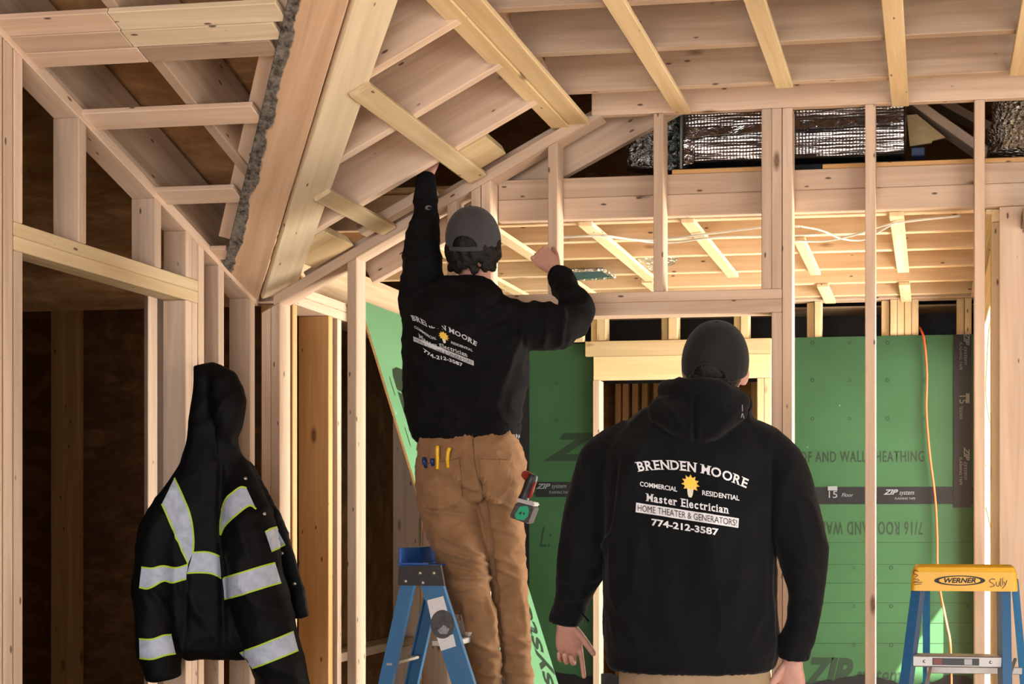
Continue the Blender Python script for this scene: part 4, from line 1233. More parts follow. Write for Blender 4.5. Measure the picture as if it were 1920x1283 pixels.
    for j in range(7):
        f_ = j / 6; R = []
        for k in range(17):
            t = pi / 2 + (k - 8) / 8 * .95
            base = Vector((w * 1.08 * cos(t), w * 1.28 * sin(t), -w * .02))
            tip = Vector((w * .95 * cos(t) * .9, w * 1.28 + w * .75 * (1 - ((k - 8) / 8) ** 2) ** .5 * f_ if abs(k - 8) < 8 else base.y, 0))
            p = base.lerp(Vector((base.x * (1 - .08 * f_), base.y + w * .78 * f_ * (1 - abs((k - 8) / 8) ** 2.2), base.z - w * .10 * f_ - w * .10 * ((k - 8) / 8) ** 2)), 1)
            R.append(bm.verts.new(L(p)))
        rows.append(R)
    for A, B in zip(rows, rows[1:]):
        for k in range(16): bm.faces.new((A[k], A[k + 1], B[k + 1], B[k]))
    bmesh.ops.solidify(bm, geom=bm.faces[:], thickness=.003)
    mesh_obj('cap_visor', bm_mesh('cap_visor', bm), mats, crown, True)
    return head

# ---- logo print shared by both hoodies: drawn in logo units, then wrapped on the cloth
STEMS = {'B': 'L', 'R': 'LR', 'E': 'L', 'N': 'LRt', 'D': 'L', 'M': 'LR', 'a': 'R', 't': '', 'r': 'L', 'l': 'C', 'i': 'C', 'n': 'LR'}
def serif_char(ch, h):
    if ch == ' ': return None, h * .32
    b = text_bm(ch, h * 1.42, h * (.010 if ch == 'M' else .035), align='LEFT')
    x0, x1, y0, y1 = bm_bounds(b)
    for v in b.verts: v.co.x -= x0
    wd = x1 - x0
    st = STEMS.get(ch, ''); s = h * .075; e = h * .14; sw = h * .17
    def bar(x, y): bm_poly(b, ((x - e, y), (x + sw + e, y), (x + sw + e, y + s), (x - e, y + s)))
    low = ch.islower()
    if 'L' in st: bar(0, y0); bar(-e * .3, y1 - s)
    if 'R' in st and ch in 'MNRn':
        if ch != 'N': bar(wd - sw, y0)
        if ch in 'MN': bar(wd - sw, y1 - s)
    if 'R' in st and ch == 'a': bar(wd - sw, y0)
    if 'C' in st: bar(wd / 2 - sw / 2, y0); bm_poly(b, ((wd / 2 - sw / 2 - e, (y1 if ch == 'l' else y0 + h * .72)), (wd / 2, (y1 if ch == 'l' else y0 + h * .72)), (wd / 2, (y1 if ch == 'l' else y0 + h * .72) - s), (wd / 2 - sw / 2 - e, (y1 if ch == 'l' else y0 + h * .72) - s)))
    return b, wd
def serif_line(s, h, x0, x1, ybase, arch=None):
    chars = [(c_,) + serif_char(c_, h) for c_ in s]
    gap = h * .16
    tot = sum(c_[2] + gap for c_ in chars) - gap
    k = (x1 - x0) / tot
    out = bmesh.new(); x = 0
    capo_ = None
    for c_, b, wd in chars:
        if b is not None:
            xm = x0 + (x + wd / 2) * k
            for v in b.verts:
                lx = x0 + (x + v.co.x) * k; ly = v.co.y + h * .5
                if arch:
                    R_, xc_ = arch; a = (lx - xc_) / R_
                    am = (xm - xc_) / R_
                    rad = R_ + ly
                    v.co = Vector((xc_ + math.sin(a) * rad, ybase - R_ + math.cos(a) * rad, 0))
                else: v.co = Vector((lx, ybase + ly, 0))
            bm_join(out, b)
        x += wd + gap
    return out
def sans_line(s, x0, x1, y0, y1, bold=.02): return fit(text_bm(s, 1.0, bold), x0, x1, y0, y1)
def place(bm, fn):
    for v in bm.verts:
        q = fn(v.co.x, v.co.y); v.co = Vector((q[0], q[1], 0))
    return bm
def logo(parent, bvh, fn, whitem, mats, step=6.0, off=.0016, mask=None):
    """logo units: x 0..208 left to right, y down (photograph pixels of the near man's print)"""
    def add(nm, b, mat, o_=off): decal(nm, place(b, fn), bvh, mat, parent, o_, step, mask if nm == 'name_lettering' else None)
    def flipy(b):
        for v in b.verts: v.co.y = -v.co.y
        return b
    add('name_lettering', flipy(serif_line('BRENDEN MOORE', 17.2, 5, 208, -6, (340, 106))), whitem)
    add('lettering', flipy(sans_line('COMMERCIAL', 8, 78, -47, -38)), whitem)
    add('lettering', flipy(sans_line('RESIDENTIAL', 125, 194, -46, -36.6)), whitem)
    add('title_lettering', flipy(serif_line('Master Electrician', 14.6, 21, 173, -74)), whitem)
    b = bmesh.new(); bm_poly(b, ((1, 79), (193, 79), (192, 97), (0, 97))); add('banner', b, whitem)
    add('banner_lettering', flipy(sans_line('HOME THEATER & GENERATORS!', 4, 189, -94, -82, 0)), M['print'], off * 2)
    add('phone_lettering', flipy(sans_line('774-212-3587', 30, 155, -117.5, -104.4, .03)), whitem)
    # light bulb
    gold, lemon = mats
    b = bmesh.new(); cx_, cy_ = 103, 28
    P = []
    for k in range(22):
        a = -pi / 2 + 2 * pi * k / 22; r = 17.5 if k % 2 == 0 else 11.5
        if abs(((a - pi / 2) + pi) % (2 * pi) - pi) < .45: r = 11
        P.append((cx_ + r * cos(a), cy_ + r * sin(a)))
    vs = [b.verts.new((x_, y_, 0)) for x_, y_ in P]; ce_ = b.verts.new((cx_, cy_, 0))
    for k in range(22): b.faces.new((vs[k], vs[(k + 1) % 22], ce_))
    add('bulb_rays', b, gold)
    b = bmesh.new(); bm_poly(b, ell(cx_, cy_, 12, 12, 28)); add('bulb_glass', b, plain('pale_gold_print', (.80, .56, .16), .6), off * 1.8)
    b = bmesh.new(); bm_poly(b, ell(cx_, cy_ - .5, 9.4, 9.4, 24)); add('bulb_core', b, lemon, off * 2.5)
    b = bmesh.new(); bm_poly(b, ((97, 39), (109, 39), (107.5, 49), (105, 54), (100, 54), (98, 49))); add('bulb_base', b, plain('ivory_print', (.62, .58, .46), .6), off * 3)
    for x_ in (100, 106):
        b = bmesh.new(); bm_poly(b, ((x_ - .6, 28), (x_ + .6, 28), (x_ + .3, 40), (x_ - .3, 40))); add('filament', b, plain('cream_print', (.85, .70, .35), .6), off * 3.2)
GOLD = plain('gold_print', (.78, .42, .03), .6); LEMON = plain('lemon_print', (.78, .53, .03), .6)
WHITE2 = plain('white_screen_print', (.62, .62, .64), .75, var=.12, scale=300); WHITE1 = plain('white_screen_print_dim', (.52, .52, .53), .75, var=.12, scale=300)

# ================================================================== NEAR MAN (charcoal hoodie, black cap)
Y2 = 3.70
def p2(u, v, dy=0.0): return oy(u, v, Y2 + dy)
man2 = thing('person', 'person in charcoal hoodie and black cap standing with arms down, looking up', 'person', (p2(1295, 1100).x, Y2, 0))
def sec2(v, l, r, b, dy=0.0):
    a, c = p2(l, v, dy), p2(r, v, dy); return (a.x, c.x, Y2 + dy, b, a.z)
bm = bmesh.new()
stack(bm, [sec2(v, l, r, b, dy) for v, l, r, b, dy in ((1246, 1150, 1446, .150, .02), (1228, 1140, 1453, .158, .02), (1200, 1136, 1456, .162, .015), (1120, 1138, 1452, .158, .01), (1040, 1136, 1452, .155, .0), (970, 1134, 1456, .155, -.01), (900, 1130, 1462, .150, -.015), (850, 1134, 1458, .140, -.015), (815, 1152, 1436, .122, -.005), (785, 1185, 1412, .105, .005), (755, 1225, 1390, .090, .015), (725, 1258, 1385, .075, .03))])
limb(bm, [p2(1195, 838), p2(1150, 862), p2(1122, 915), p2(1104, 985, -.01), p2(1093, 1045, -.015), p2(1082, 1095), p2(1069, 1138, .02), p2(1061, 1162, .03)], [.088, .083, .078, .073, .071, .058, .048, .045])
limb(bm, [p2(1395, 838), p2(1440, 862), p2(1468, 915), p2(1496, 985, -.01), p2(1509, 1050, -.01), p2(1512, 1110, .0), p2(1507, 1160, .01), p2(1495, 1198, .02), p2(1489, 1222, .03)], [.088, .083, .080, .075, .070, .055, .049, .049, .047])
# hood lying on the shoulders
hs = [(735, 1252, 1388, .070, .0), (750, 1235, 1398, .078, -.055), (768, 1222, 1404, .074, -.090), (786, 1224, 1402, .062, -.115), (804, 1243, 1374, .050, -.130), (821, 1272, 1342, .036, -.134), (835, 1293, 1316, .020, -.130), (841, 1299, 1310, .010, -.126)]
stack(bm, [sec2(*s_) for s_ in hs], 24, 2.2)
limb(bm, [p2(1250, 745, .0), p2(1260, 730, -.07), p2(1305, 731, -.125), p2(1360, 747, -.118), p2(1391, 757, -.06), p2(1396, 760, .04)], [.022, .029, .034, .034, .030, .024])
fold2 = [((1303, 745), (1303, 832), 3.0, -.010), ((1297, 748), (1296, 822), 4.0, .008), ((1311, 750), (1309, 822), 4.0, .006), ((1250, 760), (1300, 826), 5, .007), ((1395, 762), (1320, 824), 5, .006), ((1215, 765), (1175, 800), 6, .006), ((1158, 860), (1143, 1000), 4, -.009), ((1450, 850), (1449, 1040), 4, -.009),
         ((1150, 1000), (1110, 1060), 5, .010), ((1135, 1040), (1070, 1075), 5, .010), ((1120, 1085), (1050, 1090), 5, .008), ((1100, 1120), (1045, 1125), 4, .007), ((1485, 1040), (1535, 1080), 5, .009), ((1485, 1110), (1540, 1130), 5, .008), ((1480, 1165), (1528, 1180), 4, .008),
         ((1200, 900), (1230, 1150), 14, -.006), ((1400, 1000), (1370, 1200), 16, .007), ((1290, 1010), (1270, 1200), 18, -.006), ((1440, 1130), (1395, 1225), 8, .006), ((1150, 1110), (1200, 1220), 9, .006)]
h2 = bake('hoodie', bm, M['hood_navy'], man2, .007, 6, wrinkle(.013, fold2, 5.0, (1, 1, .6), 3.0))
B2 = bvh_of(h2)
# ribbed hem and cuffs
bm = bmesh.new(); stack(bm, [sec2(v, l, r, b, .02) for v, l, r, b in ((1254, 1153, 1444, .146), (1247, 1143, 1452, .156), (1216, 1140, 1454, .160), (1200, 1147, 1448, .155))], 40)
bake('waistband', bm, M['hood_navy'], man2, .008, 2, lambda co, n: .0016 * sin(math.atan2(co.y - Y2, co.x - man2.location.x) * 150))
for nm, A_ in (('cuff', [p2(1066, 1146, .025), p2(1060, 1158, .03), p2(1058, 1170, .032)]), ('cuff', [p2(1493, 1206, .025), p2(1489, 1222, .03), p2(1487, 1236, .032)])):
    bm = bmesh.new(); limb(bm, A_, [.046, .047, .045], 30)
    bake(nm, bm, M['hood_navy'], man2, .006, 2, lambda co, n: .0025 * mnoise.noise(co * 60))
tube('frayed_thread', [p2(1090, 1150, -.01), p2(1098, 1158, -.012), p2(1104, 1166, -.012)], .003, M['hood_navy'], man2, 6)
# print on the back
def f2(x, y): return (1192 + x, 863.5 + .1537 * x + y)
logo(h2, B2, f2, WHITE2, (GOLD, LEMON), 6.0, .0016)
scrawl('scuff', [[(1391, 760), (1391, 772)], [(1389, 783), (1391, 776), (1394, 784)]], 1.6, B2, M['tshirt'], h2, .002)
cap_and_head(man2, p2(1341, 685, .02), .0875, (.13, .42, .03), M['black_cap'], M['hair'])
hand('hand', p2(1060, 1168, .035), (.06, .42, -1), (-.15, 1, .3), -1, [(.42, .16, .10), (.95, 1.15, .7), (1.0, 1.25, .7), (1.05, 1.25, .7)], man2, .94, thumb=(.84, .52, -.10), tcurl=.10)
hand('hand', p2(1487, 1240, .035), (-.05, -.10, -1), (.15, 1, 0), 1, [(.55, .9, .5), (.65, 1.0, .6), (.7, 1.1, .6), (.75, 1.1, .6)], man2, .98, thumb=(.80, .5, -.2))
# trousers and boots
bm = bmesh.new()
stack(bm, [sec2(v, l, r, b, .02) for v, l, r, b in ((1400, 1165, 1440, .125), (1330, 1160, 1447, .14), (1262, 1165, 1443, .135), (1235, 1172, 1436, .128), (1210, 1180, 1430, .12))])
for s_, u in ((-1, 1228), (1, 1372)):
    a_ = p2(u, 1340, .02); limb(bm, [a_, Vector((a_.x - .0, Y2 + .03, .50)), Vector((a_.x + .02 * s_, Y2 + .02, .10)), Vector((a_.x + .02 * s_, Y2 + .02, .06))], [.115, .092, .080, .078], 22)
bake('trousers', bm, M['khaki'], man2, .010, 4, wrinkle(.006, (), 8.0, (1, 1, .8), 9.0))
for s_, u in ((-1, 1228), (1, 1372)):
    a_ = p2(u, 1340, .02); x_ = a_.x + .02 * s_
    bm = bmesh.new(); limb(bm, [(x_, Y2 - .06, .045), (x_, Y2 + .04, .048), (x_, Y2 + .15, .042), (x_ + .01 * s_, Y2 + .20, .034)], [.040, .048, .048, .030], 18, .9)
    limb(bm, [(x_, Y2, .05), (x_, Y2 + .01, .12)], [.05, .055], 18); 
    bake('boot', bm, M['boot'], man2, .007, 2)

# ================================================================== MAN ON THE LADDER (black hoodie, grey cap)
Y1 = 4.56
def p1(u, v, dy=0.0): return oy(u, v, Y1 + dy)
man1 = thing('person', 'person in black hoodie and grey cap on the ladder reaching into the ceiling', 'person', (p1(900, 1200).x, Y1, .572))
def sec1(v, l, r, b, dy=0.0):
    a, c = p1(l, v, dy), p1(r, v, dy); return (a.x, c.x, Y1 + dy, b, a.z)
bm = bmesh.new()
stack(bm, [sec1(*s_) for s_ in ((826, 790, 964, .118, .02), (808, 776, 970, .132, .02), (765, 768, 975, .138, .015), (720, 764, 983, .142, .01), (680, 764, 988, .140, .0), (640, 764, 986, .136, -.01), (605, 764, 972, .128, -.015), (575, 772, 955, .115, -.01), (550, 795, 938, .095, .0), (536, 822, 925, .072, .01), (526, 845, 914, .058, .02))])
limb(bm, [p1(812, 600, -.01), p1(795, 560, -.005), p1(791, 510, .01), p1(792, 468, .04), p1(797, 430, .07), p1(799, 395, .10), p1(798, 362, .13), p1(799, 338, .15)], [.095, .082, .066, .061, .052, .043, .037, .033])
limb(bm, [p1(915, 590), p1(955, 603, .0), p1(1000, 614, .02), p1(1045, 612, .05), p1(1078, 602, .09)], [.085, .085, .086, .078, .064])
limb(bm, [p1(1070, 610, .08), p1(1082, 592, .11), p1(1075, 564, .16), p1(1062, 540, .20), p1(1047, 516, .235)], [.066, .060, .053, .047, .038])
# hood bunched behind the neck
stack(bm, [sec1(*s_) for s_ in ((536, 838, 926, .058, -.01), (548, 815, 936, .066, -.05), (564, 808, 936, .062, -.085), (582, 818, 925, .050, -.105), (598, 836, 892, .034, -.112), (610, 850, 872, .018, -.112))], 24, 2.2)
limb(bm, [p1(818, 534, .02), p1(836, 535, -.05), p1(875, 545, -.085), p1(912, 549, -.07), p1(930, 550, -.01)], [.024, .025, .025, .024, .024])
fold1 = [((775, 615), (850, 655), 6, .010), ((765, 640), (860, 690), 6, .008), ((930, 555), (880, 600), 7, .007), ((985, 600), (950, 700), 7, .010), ((960, 640), (930, 760), 9, .008), ((1030, 570), (1020, 650), 6, .011), ((1058, 575), (1050, 645), 5, .011), ((1000, 565), (985, 655), 7, .010),
         ((765, 560), (822, 530), 6, .009), ((760, 500), (824, 480), 6, .009), ((765, 455), (822, 452), 5, .008), ((770, 420), (820, 415), 4, .007), ((775, 380), (818, 378), 4, .006), ((900, 600), (850, 620), 6, .009), ((770, 740), (880, 785), 9, .007), ((880, 640), (975, 600), 8, .009), ((975, 780), (900, 770), 8, .006), ((1040, 545), (1090, 575), 5, .008), ((1035, 530), (1075, 545), 4, .007)]
h1 = bake('hoodie', bm, M['hood_black'], man1, .007, 6, wrinkle(.014, fold1, 6.0, (1, 1, .8), 1.0))
B1 = bvh_of(h1)
bm = bmesh.new(); stack(bm, [sec1(v, l, r, b, .02) for v, l, r, b in ((834, 790, 964, .120), (824, 780, 971, .132), (798, 772, 974, .138), (780, 778, 968, .132))], 40)
bake('waistband', bm, M['hood_black'], man1, .008, 2, lambda co, n: .0016 * sin(math.atan2(co.y - Y1, co.x - man1.location.x) * 140))
for A_ in ([p1(798, 350, .14), p1(799, 338, .15), p1(800, 329, .158)], [p1(1052, 524, .225), p1(1047, 516, .235), p1(1042, 509, .245)]):
    bm = bmesh.new(); limb(bm, A_, [.036, .036, .033], 26); bake('cuff', bm, M['hood_black'], man1, .006, 2)
def f1(x, y):
    w_ = 4.5 * math.exp(-((x - 62) / 26) ** 2) - 3.0 * math.exp(-((x - 8) / 25) ** 2)
    return (774.8 + .588 * x + .06 * (y - 79), 633.6 + .224 * x + .52 * (y - 79) + w_)
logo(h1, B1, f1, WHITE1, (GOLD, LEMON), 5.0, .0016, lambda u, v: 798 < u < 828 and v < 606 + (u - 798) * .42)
b = bmesh.new(); bm_poly(b, ell(803, 390, 6, 4.5, 14)); decal('sleeve_emblem', b, B1, M['tapeink'], h1, .0014)
b = bmesh.new(); bm_poly(b, ell(805, 391, 3.4, 2.6, 12)); decal('sleeve_emblem', b, B1, M['hood_black'], h1, .0024)
cap_and_head(man1, p1(888, 455, .02), .0880, (.03, .34, .02), M['grey_cap'], M['hair'], hair_long=True)
hand('hand', p1(800, 330, .160), (.06, .35, 1), (0, -1, .3), 1, [(.2, .3, .2)] * 4, man1, .92)
hand('hand', p1(1040, 506, .250), (-.62, .10, .62), (.1, -1, .15), -1, [(1.15, 1.2, .6), (1.25, 1.2, .6), (1.3, 1.2, .6), (1.35, 1.2, .6)], man1, .98, thumb=(.75, .45, -.5))
# trousers
bm = bmesh.new()
stack(bm, [sec1(*s_) for s_ in ((940, 800, 972, .100, .02), (910, 790, 980, .128, .015), (870, 786, 980, .136, .01), (835, 787, 974, .130, .015), (805, 792, 966, .118, .02), (790, 798, 960, .11, .02))])
limb(bm, [p1(836, 880, .0), p1(843, 950, -.015), p1(858, 1020, -.03), p1(878, 1095, -.035), p1(899, 1190, -.025), p1(911, 1270, -.015), p1(917, 1320, -.01)], [.105, .104, .092, .076, .066, .056, .054], 24)
limb(bm, [p1(932, 880, .02), p1(938, 950, .04), p1(945, 1020, .065), p1(953, 1100, .08), p1(964, 1190, .075), p1(970, 1270, .065), p1(973, 1320, .06)], [.088, .082, .071, .064, .058, .053, .052], 24)
foldp = [((900, 890), (912, 960), 3.5, -.018), ((912, 955), (926, 1060), 3, -.016), ((926, 1060), (946, 1283), 3, -.012), ((862, 905), (900, 920), 4, .010), ((905, 925), (962, 955), 4, .011), ((798, 958), (872, 966), 4, .012), ((805, 935), (868, 950), 4, -.008),
         ((830, 1005), (912, 1048), 4, .014), ((835, 1035), (922, 1062), 4, .015), ((838, 1055), (915, 1078), 3, -.012), ((846, 1082), (926, 1085), 4, .012), ((850, 1110), (900, 1100), 3, .009), ((925, 1040), (975, 1065), 4, .013), ((930, 1062), (975, 1088), 3.5, .012), ((935, 1105), (978, 1095), 3, .010), ((920, 985), (974, 1005), 4, .011),
         ((868, 1130), (880, 1200), 5, .008), ((915, 1120), (925, 1200), 4, .010), ((880, 1195), (938, 1235), 4, .012), ((890, 1235), (940, 1222), 4, .011), ((895, 1262), (942, 1270), 4, .013), ((945, 1185), (990, 1212), 4, .011), ((950, 1222), (992, 1232), 4, .010), ((948, 1258), (993, 1265), 4, .012), ((975, 1110), (985, 1190), 4, .008)]
t1 = bake('trousers', bm, M['duck'], man1, .0062, 5, wrinkle(.011, foldp, 7.0, (1, 1, 1.5), 4.0))
BT = bvh_of(t1)
def patch(name, pts, bvh, mat, parent, off, thick=0):
    b = bmesh.new(); bm_poly(b, pts); return decal(name, b, bvh, mat, parent, off, 6)
M['duck2'] = fabric('brown_duck_pocket', (0.225, 0.122, 0.058), (0.295, 0.167, 0.084), scale=420, sheen=.05)
patch('back_pocket', [(792, 868), (862, 858), (868, 930), (850, 950), (812, 958), (796, 935)], BT, M['duck2'], t1, .0055)
patch('back_pocket', [(902, 858), (958, 860), (966, 925), (950, 945), (915, 942), (903, 925)], BT, M['duck2'], t1, .0055)
seam = plain('brown_thread', (0.11, 0.055, 0.025), .8)
scrawl('seam', [[(886, 815), (888, 850), (894, 890), (906, 925)], [(903, 861), (958, 863)], [(793, 871), (862, 861)]], 1.4, BT, seam, t1, .006)
patch('paint_stain', [(854, 1152), (866, 1153), (871, 1172), (873, 1185), (885, 1186), (883, 1192), (872, 1198), (862, 1185), (857, 1168)], BT, plain('white_paint', (.55, .48, .42), .8, var=.5, scale=90), t1, .0016)
bm = bmesh.new(); stack(bm, [sec1(v, l, r, b, .02) for v, l, r, b in ((822, 787, 969, .126), (812, 786, 969, .127), (802, 788, 968, .126))], 40)
bake('belt', bm, M['leather'], man1, .007, 1)
bm = bmesh.new(); stack(bm, [sec1(v, l, r, b, .02) for v, l, r, b in ((827, 786, 969, .120), (820, 782, 972, .122), (806, 784, 970, .120))], 40)
bake('shirt_hem', bm, M['tshirt'], man1, .007, 1)
for a_, s_ in ((p1(921, 1320, .01), -1), (p1(971, 1320, .05), 1)):
    z_ = .572; x_ = a_.x
    bm = bmesh.new(); limb(bm, [(x_ + .02, a_.y - .055, z_ + .042), (x_, a_.y + .03, z_ + .045), (x_ - .03, a_.y + .12, z_ + .038), (x_ - .04, a_.y + .17, z_ + .032)], [.036, .044, .044, .028], 18, .9); limb(bm, [(x_, a_.y, z_ + .045), (x_, a_.y, z_ + .085)], [.042, .040], 18)
    bake('boot', bm, M['boot'], man1, .007, 2)

# ---- tools on the man on the ladder
hy = plain('yellow_grip', (.78, .46, .01), .35); hb = plain('navy_grip', (.01, .025, .12), .35)
def surf_pt(u, v, off=.012):
    loc, nor, _, _ = BT.ray_cast(_O, ray(u, v).normalized()); return loc + nor * off if loc else p1(u, v, -.1)
pl = thing('pliers', 'yellow-handled pliers tucked in the brown back pocket', 'pliers', surf_pt(838, 880))
tube('handle', spline([surf_pt(822, 880, .006), surf_pt(823, 862, .012), surf_pt(824, 848, .016), surf_pt(823, 838, .018)], 4), [.006] * 4 + [.0068] * 4 + [.0072] * 4 + [.005], hy, pl, 10)
tube('handle', spline([surf_pt(841, 878, .006), surf_pt(842, 862, .012), surf_pt(845, 850, .016), surf_pt(847, 840, .018)], 4), [.006] * 4 + [.0068] * 4 + [.0072] * 4 + [.005], hy, pl, 10)
tube('jaw', [surf_pt(832, 915, -.02), surf_pt(832, 885, -.016)], .008, M['bolt'], pl, 8)
sd = thing('screwdriver', 'navy screwdriver handle beside the yellow pliers in the back pocket', 'screwdriver', surf_pt(801, 880))
tube('handle', [surf_pt(802, 876, .006), surf_pt(801, 866, .012), surf_pt(800.5, 859, .014)], [.0075, .009, .007], hb, sd, 10)
tube('shaft', [surf_pt(804, 915, -.012), surf_pt(802, 880, -.008)], .003, M['bolt'], sd, 8)
sd2 = thing('nut_driver', 'smaller navy driver handle tucked next to the pliers', 'driver', surf_pt(812, 880))
tube('handle', [surf_pt(813, 874, .006), surf_pt(812.5, 866, .012), surf_pt(812, 861, .014)], [.006, .0075, .006], hb, sd2, 10)
tube('shaft', [surf_pt(814, 912, -.012), surf_pt(813, 880, -.008)], .003, M['bolt'], sd2, 8)
# impact driver hanging on the belt at the right hip
yd_ = Y1 - .10
def pd(u, v, dy=0.0): return oy(u, v, yd_ + dy)
dv = thing('impact_driver', 'red and black impact driver with green battery label hanging at the hip', 'drill', pd(980, 970))
redm = plain('red_plastic', (.28, .020, .018), .4, var=.2, scale=40)
bm = bmesh.new(); limb(bm, [pd(1000, 890), pd(996, 902), pd(986, 925), pd(981, 938)], [.018, .021, .017, .021], 18, 1.1); bake('handle', bm, M['blackp'], dv, .0035, 2)
bm = bmesh.new(); limb(bm, [pd(985, 890, .03), pd(993, 896, .0), pd(1001, 900, -.012)], [.016, .018, .012], 16); bake('motor_housing', bm, redm, dv, .0035, 2)
tube('grip_stripe', [pd(1003, 903, -.008), pd(998, 920, -.008), pd(992, 934, -.006)], [.006, .006, .007], redm, dv, 10)
def quad_block(name, pts, dep, mat, bev=.004):
    o = panel_obj(name, [pd(u, v, -.03) for u, v in pts], (0, dep, 0), mat, dv)
    bm = bmesh.new(); bm.from_mesh(o.data); bmesh.ops.bevel(bm, geom=bm.edges[:], offset=bev, segments=2, affect='EDGES'); bm.to_mesh(o.data); bm.free(); return o
quad_block('battery_foot', [(969, 934), (1002, 943), (1001, 950), (967, 941)], .065, plain('pale_grey_plastic', (.42, .41, .40), .5))
quad_block('battery', [(967, 942), (1001, 951), (989, 983), (954, 970)], .070, plain('worn_dark_battery', (.055, .048, .045), .7, var=.9, scale=120))
b = bmesh.new(); b.faces.new([b.verts.new(pd(u, v, -.0315)) for u, v in ((975, 950), (989, 949), (992, 956), (990, 968), (982, 976), (968, 974), (965, 966))]); mesh_obj('green_label', bm_mesh('green_label', b), plain('green_sticker', (.0, .32, .16), .5), dv)
for s_ in ([(972, 962), (979, 959), (976, 966)], [(980, 962), (984, 961), (982, 967)]):
    b = bmesh.new(); b.faces.new([b.verts.new(pd(u, v, -.0325)) for u, v in s_]); mesh_obj('label_mark', bm_mesh('label_mark', b), M['print'], dv)

# ================================================================== HANGING HI-VIS COAT
YC = 4.30
nC = Vector((.42, -1, 0)).normalized(); 
c0_ = oy(400, 900, YC)
def pc(u, v, d=0.0):                                  # point on the coat's hanging plane, d metres toward the room
    return on_plane(u, v, tuple(nC), nC.dot(c0_) + d)
coat = thing('work_coat', 'black hooded work coat with silver reflective stripes hanging on the left wall', 'coat', pc(400, 1240))
bm = bmesh.new()
def csec(v, l, r, dep, d=0.0, n=26):
    a, b_ = pc(l, v, d), pc(r, v, d); c_ = (a + b_) / 2; ax = (b_ - a) / 2
    return [bm.verts.new(c_ + ax * math.copysign(abs(cos(t)) ** .85, cos(t)) + nC * dep * math.copysign(abs(sin(t)) ** .85, sin(t))) for t in [2 * pi * k / n for k in range(n)]]
ring_loft(bm, [csec(*s_) for s_ in ((1236, 345, 470, .035), (1215, 300, 482, .060), (1150, 282, 492, .072), (1050, 285, 490, .078), (980, 295, 480, .080), (920, 318, 468, .078), (870, 337, 458, .070), (830, 347, 448, .060), (780, 357, 440, .052), (740, 362, 445, .055), (705, 364, 432, .048), (688, 366, 412, .036), (680, 385, 398, .015))])
# hood drooping to the right
limb(bm, [pc(388, 690, .01), pc(415, 715, .025), pc(426, 755, .035), pc(425, 800, .03), pc(415, 840, .02)], [.030, .050, .062, .052, .035], 22, .9)
# left sleeve
limb(bm, [pc(356, 868, .0), pc(322, 940, .02), pc(297, 1010, .04), pc(290, 1080, .05), pc(290, 1150, .055), pc(298, 1225, .06), pc(306, 1275, .06)], [.026, .050, .064, .066, .064, .066, .058], 22)
# right sleeve, nearer
limb(bm, [pc(440, 860, .0), pc(457, 930, .045), pc(470, 1000, .065), pc(478, 1080, .075), pc(496, 1160, .08), pc(520, 1240, .08), pc(540, 1310, .08)], [.030, .066, .086, .096, .094, .088, .078], 24)
# open front edge hanging at the right
limb(bm, [pc(458, 870, -.01), pc(490, 930, -.015), pc(520, 1000, -.02), pc(545, 1080, -.02), pc(562, 1160, -.02)], [.022, .030, .036, .040, .040], 18, .5)
foldc = [((400, 780), (405, 860), 4, -.008), ((415, 860), (410, 1010), 6, -.014), ((413, 1010), (420, 1220), 7, -.014), ((340, 960), (330, 1030), 5, .006), ((330, 1080), (390, 1180), 10, .008), ((440, 960), (470, 1050), 8, .007), ((280, 1100), (320, 1160), 7, .008), ((430, 740), (395, 800), 6, .006), ((350, 1060), (345, 1200), 6, -.010)]
cm = bake('shell', bm, M['coat'], coat, .0075, 6, wrinkle(.010, foldc, 6.0, (1, 1, .8), 7.0))
BC = bvh_of(cm)
def refl():
    s = NT('reflective_tape')
    n = s.noise(s.coords((1, 1, 1), False), 26, 4, .6, .5)
    s.set(color=s.mix(s.ramp(n, [(.3, 0.0), (.65, 1.0)]), (0.32, 0.36, 0.44), (0.46, 0.51, 0.62)), rough=.5, spec=.4)
    return s.m
M['refl'] = refl(); M['lime'] = plain('lime_piping', (.42, .60, .03), .6)
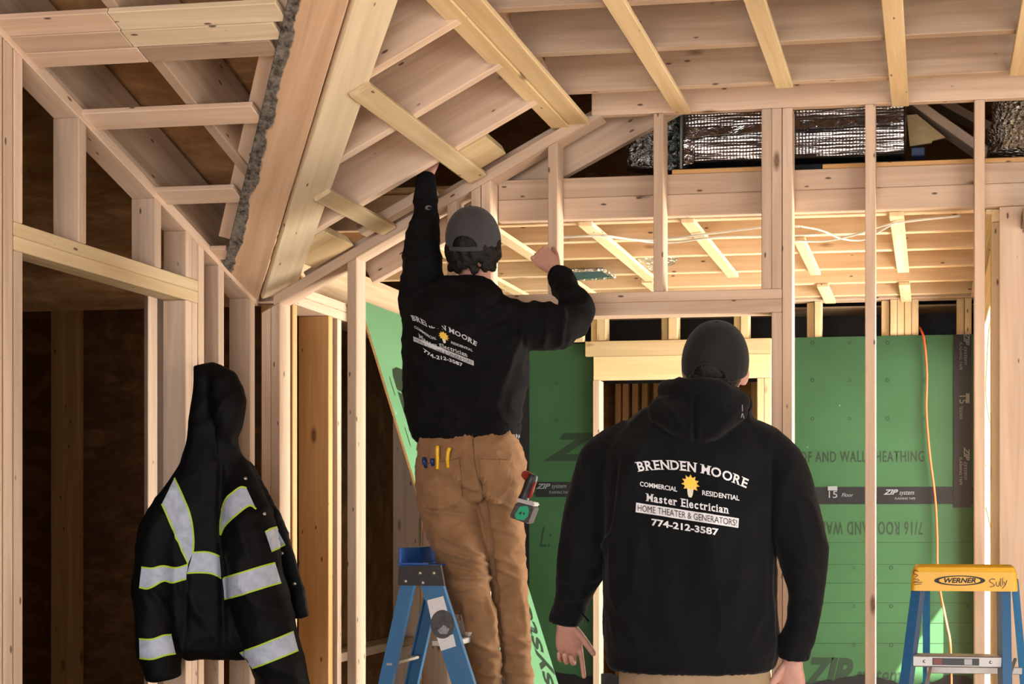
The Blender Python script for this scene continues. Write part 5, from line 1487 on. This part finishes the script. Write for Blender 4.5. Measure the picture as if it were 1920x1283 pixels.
def stripe(edgeA, edgeB, piping=True):
    """reflective band between two edges (photograph pixels), with lime piping along both"""
    A = spline([Vector((x, y, 0)) for x, y in edgeA], 8); B = spline([Vector((x, y, 0)) for x, y in edgeB], 8)
    n = min(len(A), len(B)); 
    def rs(P): return [P[round(i * (len(P) - 1) / (n - 1))] for i in range(n)]
    A, B = rs(A), rs(B); b = bmesh.new()
    va = [b.verts.new(p) for p in A]; vb = [b.verts.new(p) for p in B]
    for i in range(n - 1): b.faces.new((va[i], va[i + 1], vb[i + 1], vb[i]))
    decal('reflective_stripe', b, BC, M['refl'], cm, .0030, 6)
    if piping:
        for E_ in (edgeA, edgeB): scrawl('lime_piping', [E_], 3.0, BC, M['lime'], cm, .0038)
stripe([(328, 897), (346, 936), (358, 970), (364, 1010), (362, 1037)], [(304, 946), (320, 985), (338, 1025), (353, 1057)])
stripe([(266, 1064), (285, 1066), (304, 1062), (330, 1065), (353, 1058)], [(262, 1102), (280, 1104), (305, 1090), (322, 1093), (350, 1086)])
stripe([(362, 1036), (385, 1035), (400, 1038), (411, 1044)], [(352, 1075), (375, 1074), (398, 1076), (414, 1085)])
stripe([(414, 1003), (415, 970), (424, 938), (440, 922), (452, 914), (462, 916)], [(415, 1004), (424, 986), (445, 966), (464, 951), (472, 950), (480, 956)])
stripe([(418, 1085), (450, 1075), (485, 1064), (515, 1056)], [(422, 1124), (455, 1115), (490, 1104), (526, 1093)])
stripe([(449, 1224), (480, 1213), (515, 1199), (549, 1185)], [(474, 1253), (500, 1244), (530, 1232), (558, 1220)])
stripe([(262, 1198), (285, 1199), (305, 1192), (320, 1191)], [(263, 1234), (285, 1236), (310, 1229), (328, 1226)])
stripe([(496, 998), (505, 993), (518, 989)], [(508, 1034), (520, 1029), (535, 1021)])
for u, v in ((460, 898), (495, 964), (529, 1038), (552, 1095)):
    q_ = pc(u, v, .03); loc, nor, _, _ = BC.ray_cast(_O, ray(u, v).normalized())
    if loc: tube('snap_button', [loc, loc + nor * .004], .006, M['bolt'], cm, 10)
ng = tube('nail', [oy(378, 690, 4.62), oy(384, 692, 4.40)], .003, M['bolt'], wl, 6)
